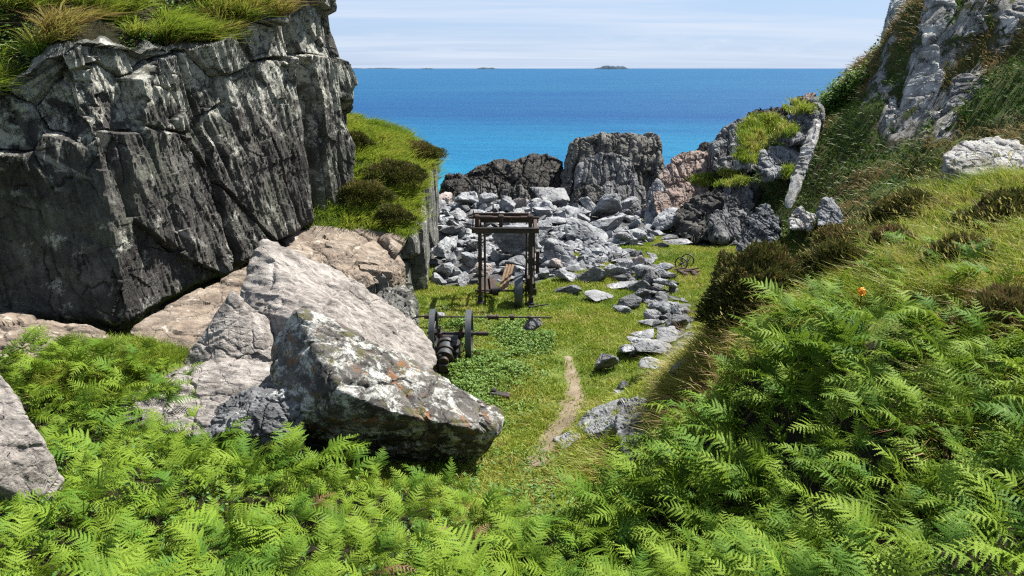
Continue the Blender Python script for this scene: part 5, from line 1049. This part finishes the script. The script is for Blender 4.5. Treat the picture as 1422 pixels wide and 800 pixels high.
RIGHT = [(.5, 5.0), (1.6, 3.2), (3.2, 2.2), (5.2, 2.6), (5.2, 4.4), (4.9, 5.6), (4.1, 7.0), (3.9, 8.2), (3.3, 8.8), (2.6, 8.6), (2.35, 8.0), (1.9, 8.2), (1.5, 7.9), (.9, 7.4)]
def scatter(poly, n, mind):
    b = [min(p[0] for p in poly), max(p[0] for p in poly), min(p[1] for p in poly), max(p[1] for p in poly)]; out = []; tr = 0
    while len(out) < n and tr < n * 300:
        tr += 1; x, y = random.uniform(b[0], b[1]), random.uniform(b[2], b[3])
        if inpoly(x, y, poly) and all((x - a) ** 2 + (y - c) ** 2 > mind ** 2 for a, c in out): out.append((x, y))
    return out
def plant(x, y, nf, size, label, group, dead=False, spread=.13):
    z = float(terr(x, y)); root = tag(empty('bracken_plant', (x, y, z - .02), 0), label, 'fern', group); sn = slope_n(x, y); az = math.atan2(sn.y, sn.x)
    for k in range(nf):
        o = bpy.data.objects.new('frond', random.choice(FDD if dead else FD)); C.objects.link(o); o.parent = root
        yaw = random.gauss(az if Vector((sn.x, sn.y)).length > .15 else 0, 1.5); s = size * random.uniform(.75, 1.2)
        o.rotation_euler = (random.gauss(0, .32), random.gauss(0, .22) + .05, yaw); o.scale = (s, s, s); o.location = (random.gauss(0, spread), random.gauss(0, spread), 0)
    return root
lp = scatter(LEFT, 114, .34); rp_ = scatter(RIGHT, 152, .27); pp_ = scatter(LEFTP, 20, .28)
for x, y in lp:
    d_ = (y > 5.2 and y < 7.6 and -2.4 < x < .3 and random.random() < .22)
    plant(x, y, 3 if d_ else random.randint(6, 8), .5 if d_ else random.choice((.36, .45, .55, .65, .85)), 'withered brown bracken among the green fronds below the lichen boulder' if d_ else 'green bracken plant in the thicket below the lichen boulder and flat grey rock', 'withered bracken plants' if d_ else 'bracken plants below the boulders', d_)
for x, y in rp_: plant(x, y, random.randint(6, 9), random.uniform(.40, .60) * (1.45 if y > 6.3 else 1), 'green bracken plant in the tall thicket on the bank right of the path', 'bracken plants on the right bank')
for x, y in scatter([(3.4, 8.7), (5.0, 6.6), (7.2, 7.2), (6.4, 10), (4.2, 10)], 16, .4): plant(x, y, random.randint(4, 6), random.uniform(.4, .6), 'small bracken plant growing through the long grass of the right bank', 'bracken plants in the long grass')
for x, y in pp_: plant(x, y, random.randint(4, 6), random.uniform(.5, .7), 'green bracken plant in the hollow between the pinkish slab and flat grey rock', 'bracken plants in the hollow')
for u, v, Y in ((600, 668, 8.7), (520, 660, 8.7), (450, 655, 8.8), (650, 690, 8.6)): 
    p = pt(u, v, Y); plant(p[0], p[1], 4, .6, 'green bracken plant close against the dark underside of the lichen boulder', 'bracken plants against the boulder')
VV, FF, TT, k = [], [], [], 0
for poly, n in ((LEFT, 1150), (RIGHT, 560), (LEFTP, 90)):
    for x, y in scatter(poly, n, .08):
        v_, f_, t_ = random.choice(LOW); s = random.uniform(.35, .85); a = random.uniform(0, 6.28); m3 = np.array(Euler((random.gauss(0, .2), random.gauss(.1, .2), a)).to_matrix())
        VV.append(v_ @ m3.T * s + np.array([x, y, float(terr(x, y)) - .02])); FF.append(f_ + k); TT.append(t_ * .8); k += len(v_)
tag(mk('bracken_undergrowth', np.concatenate(VV), np.concatenate(FF), M['bracken'], tint=np.concatenate(TT)), 'low dense bracken fronds filling the ground under the taller plants', 'undergrowth', kind='stuff')
# leafy weeds between the bracken on the left
n = 15000; x = rng.uniform(-8, .8, n); y = rng.uniform(4, 10.8, n); k = clumped(x, y, 1.1, 90) > .02; x, y = x[k], y[k]; n = len(x)
P = np.column_stack([x, y, terr(x, y) + rng.uniform(.02, .32, n)]); a, b, t = leaf_arrays(P, unit(rng.normal(0, .5, (n, 3)) + np.array([0, 0, 1])), rng.uniform(.015, .045, n), np.clip(rng.normal(.6, .3, n), 0, 1), .6); tag(mk('weeds', a, b, M['leafy'], tint=t), 'small leaved bramble and weeds under the foreground bracken', 'weeds', kind='stuff')
# orange flower head on the bank
p = hit(1190, 452); o = tag(empty('orange_flower', (p[0], p[1], p[2])), 'orange flower head above the bracken on the right bank', 'flower')
of = NT('orange_petal'); om = of.finish((.75, .26, .02), .6, .2); r_ = np.random.default_rng(5); n = 40; d = unit(r_.normal(size=(n, 3))); a, b, t = leaf_arrays(d * .045 + np.array([0, 0, .42]), d, np.full(n, .022), np.zeros(n)); mk('petals', a, b, om, parent=o, tint=t); MB().cyl((0, 0, 0), (0, 0, .42), .006, seg=6).build('stem', M['leafy'], o)
# bare twigs on the bank edge
for u, v in ((945, 500), (955, 470), (930, 540), (975, 440)):
    p = hit(u, v); mb = MB()
    for k in range(5):
        e = Vector((random.uniform(-.5, -.1), random.uniform(-.2, .2), random.uniform(.15, .5))); mb.cyl((0, 0, -.05), e, .007, .003, 5); mb.cyl(e * .6, e * .6 + Vector((random.uniform(-.2, .1), random.uniform(-.1, .1), random.uniform(0, .2))), .004, .002, 5)
    o = mb.build('dead_twig', M['wood']); o.location = p; tag(o, 'bare dead twigs sticking out of the bank above the flat stones', 'twigs', 'dead twigs on the bank edge')
print('objects', len(bpy.data.objects))
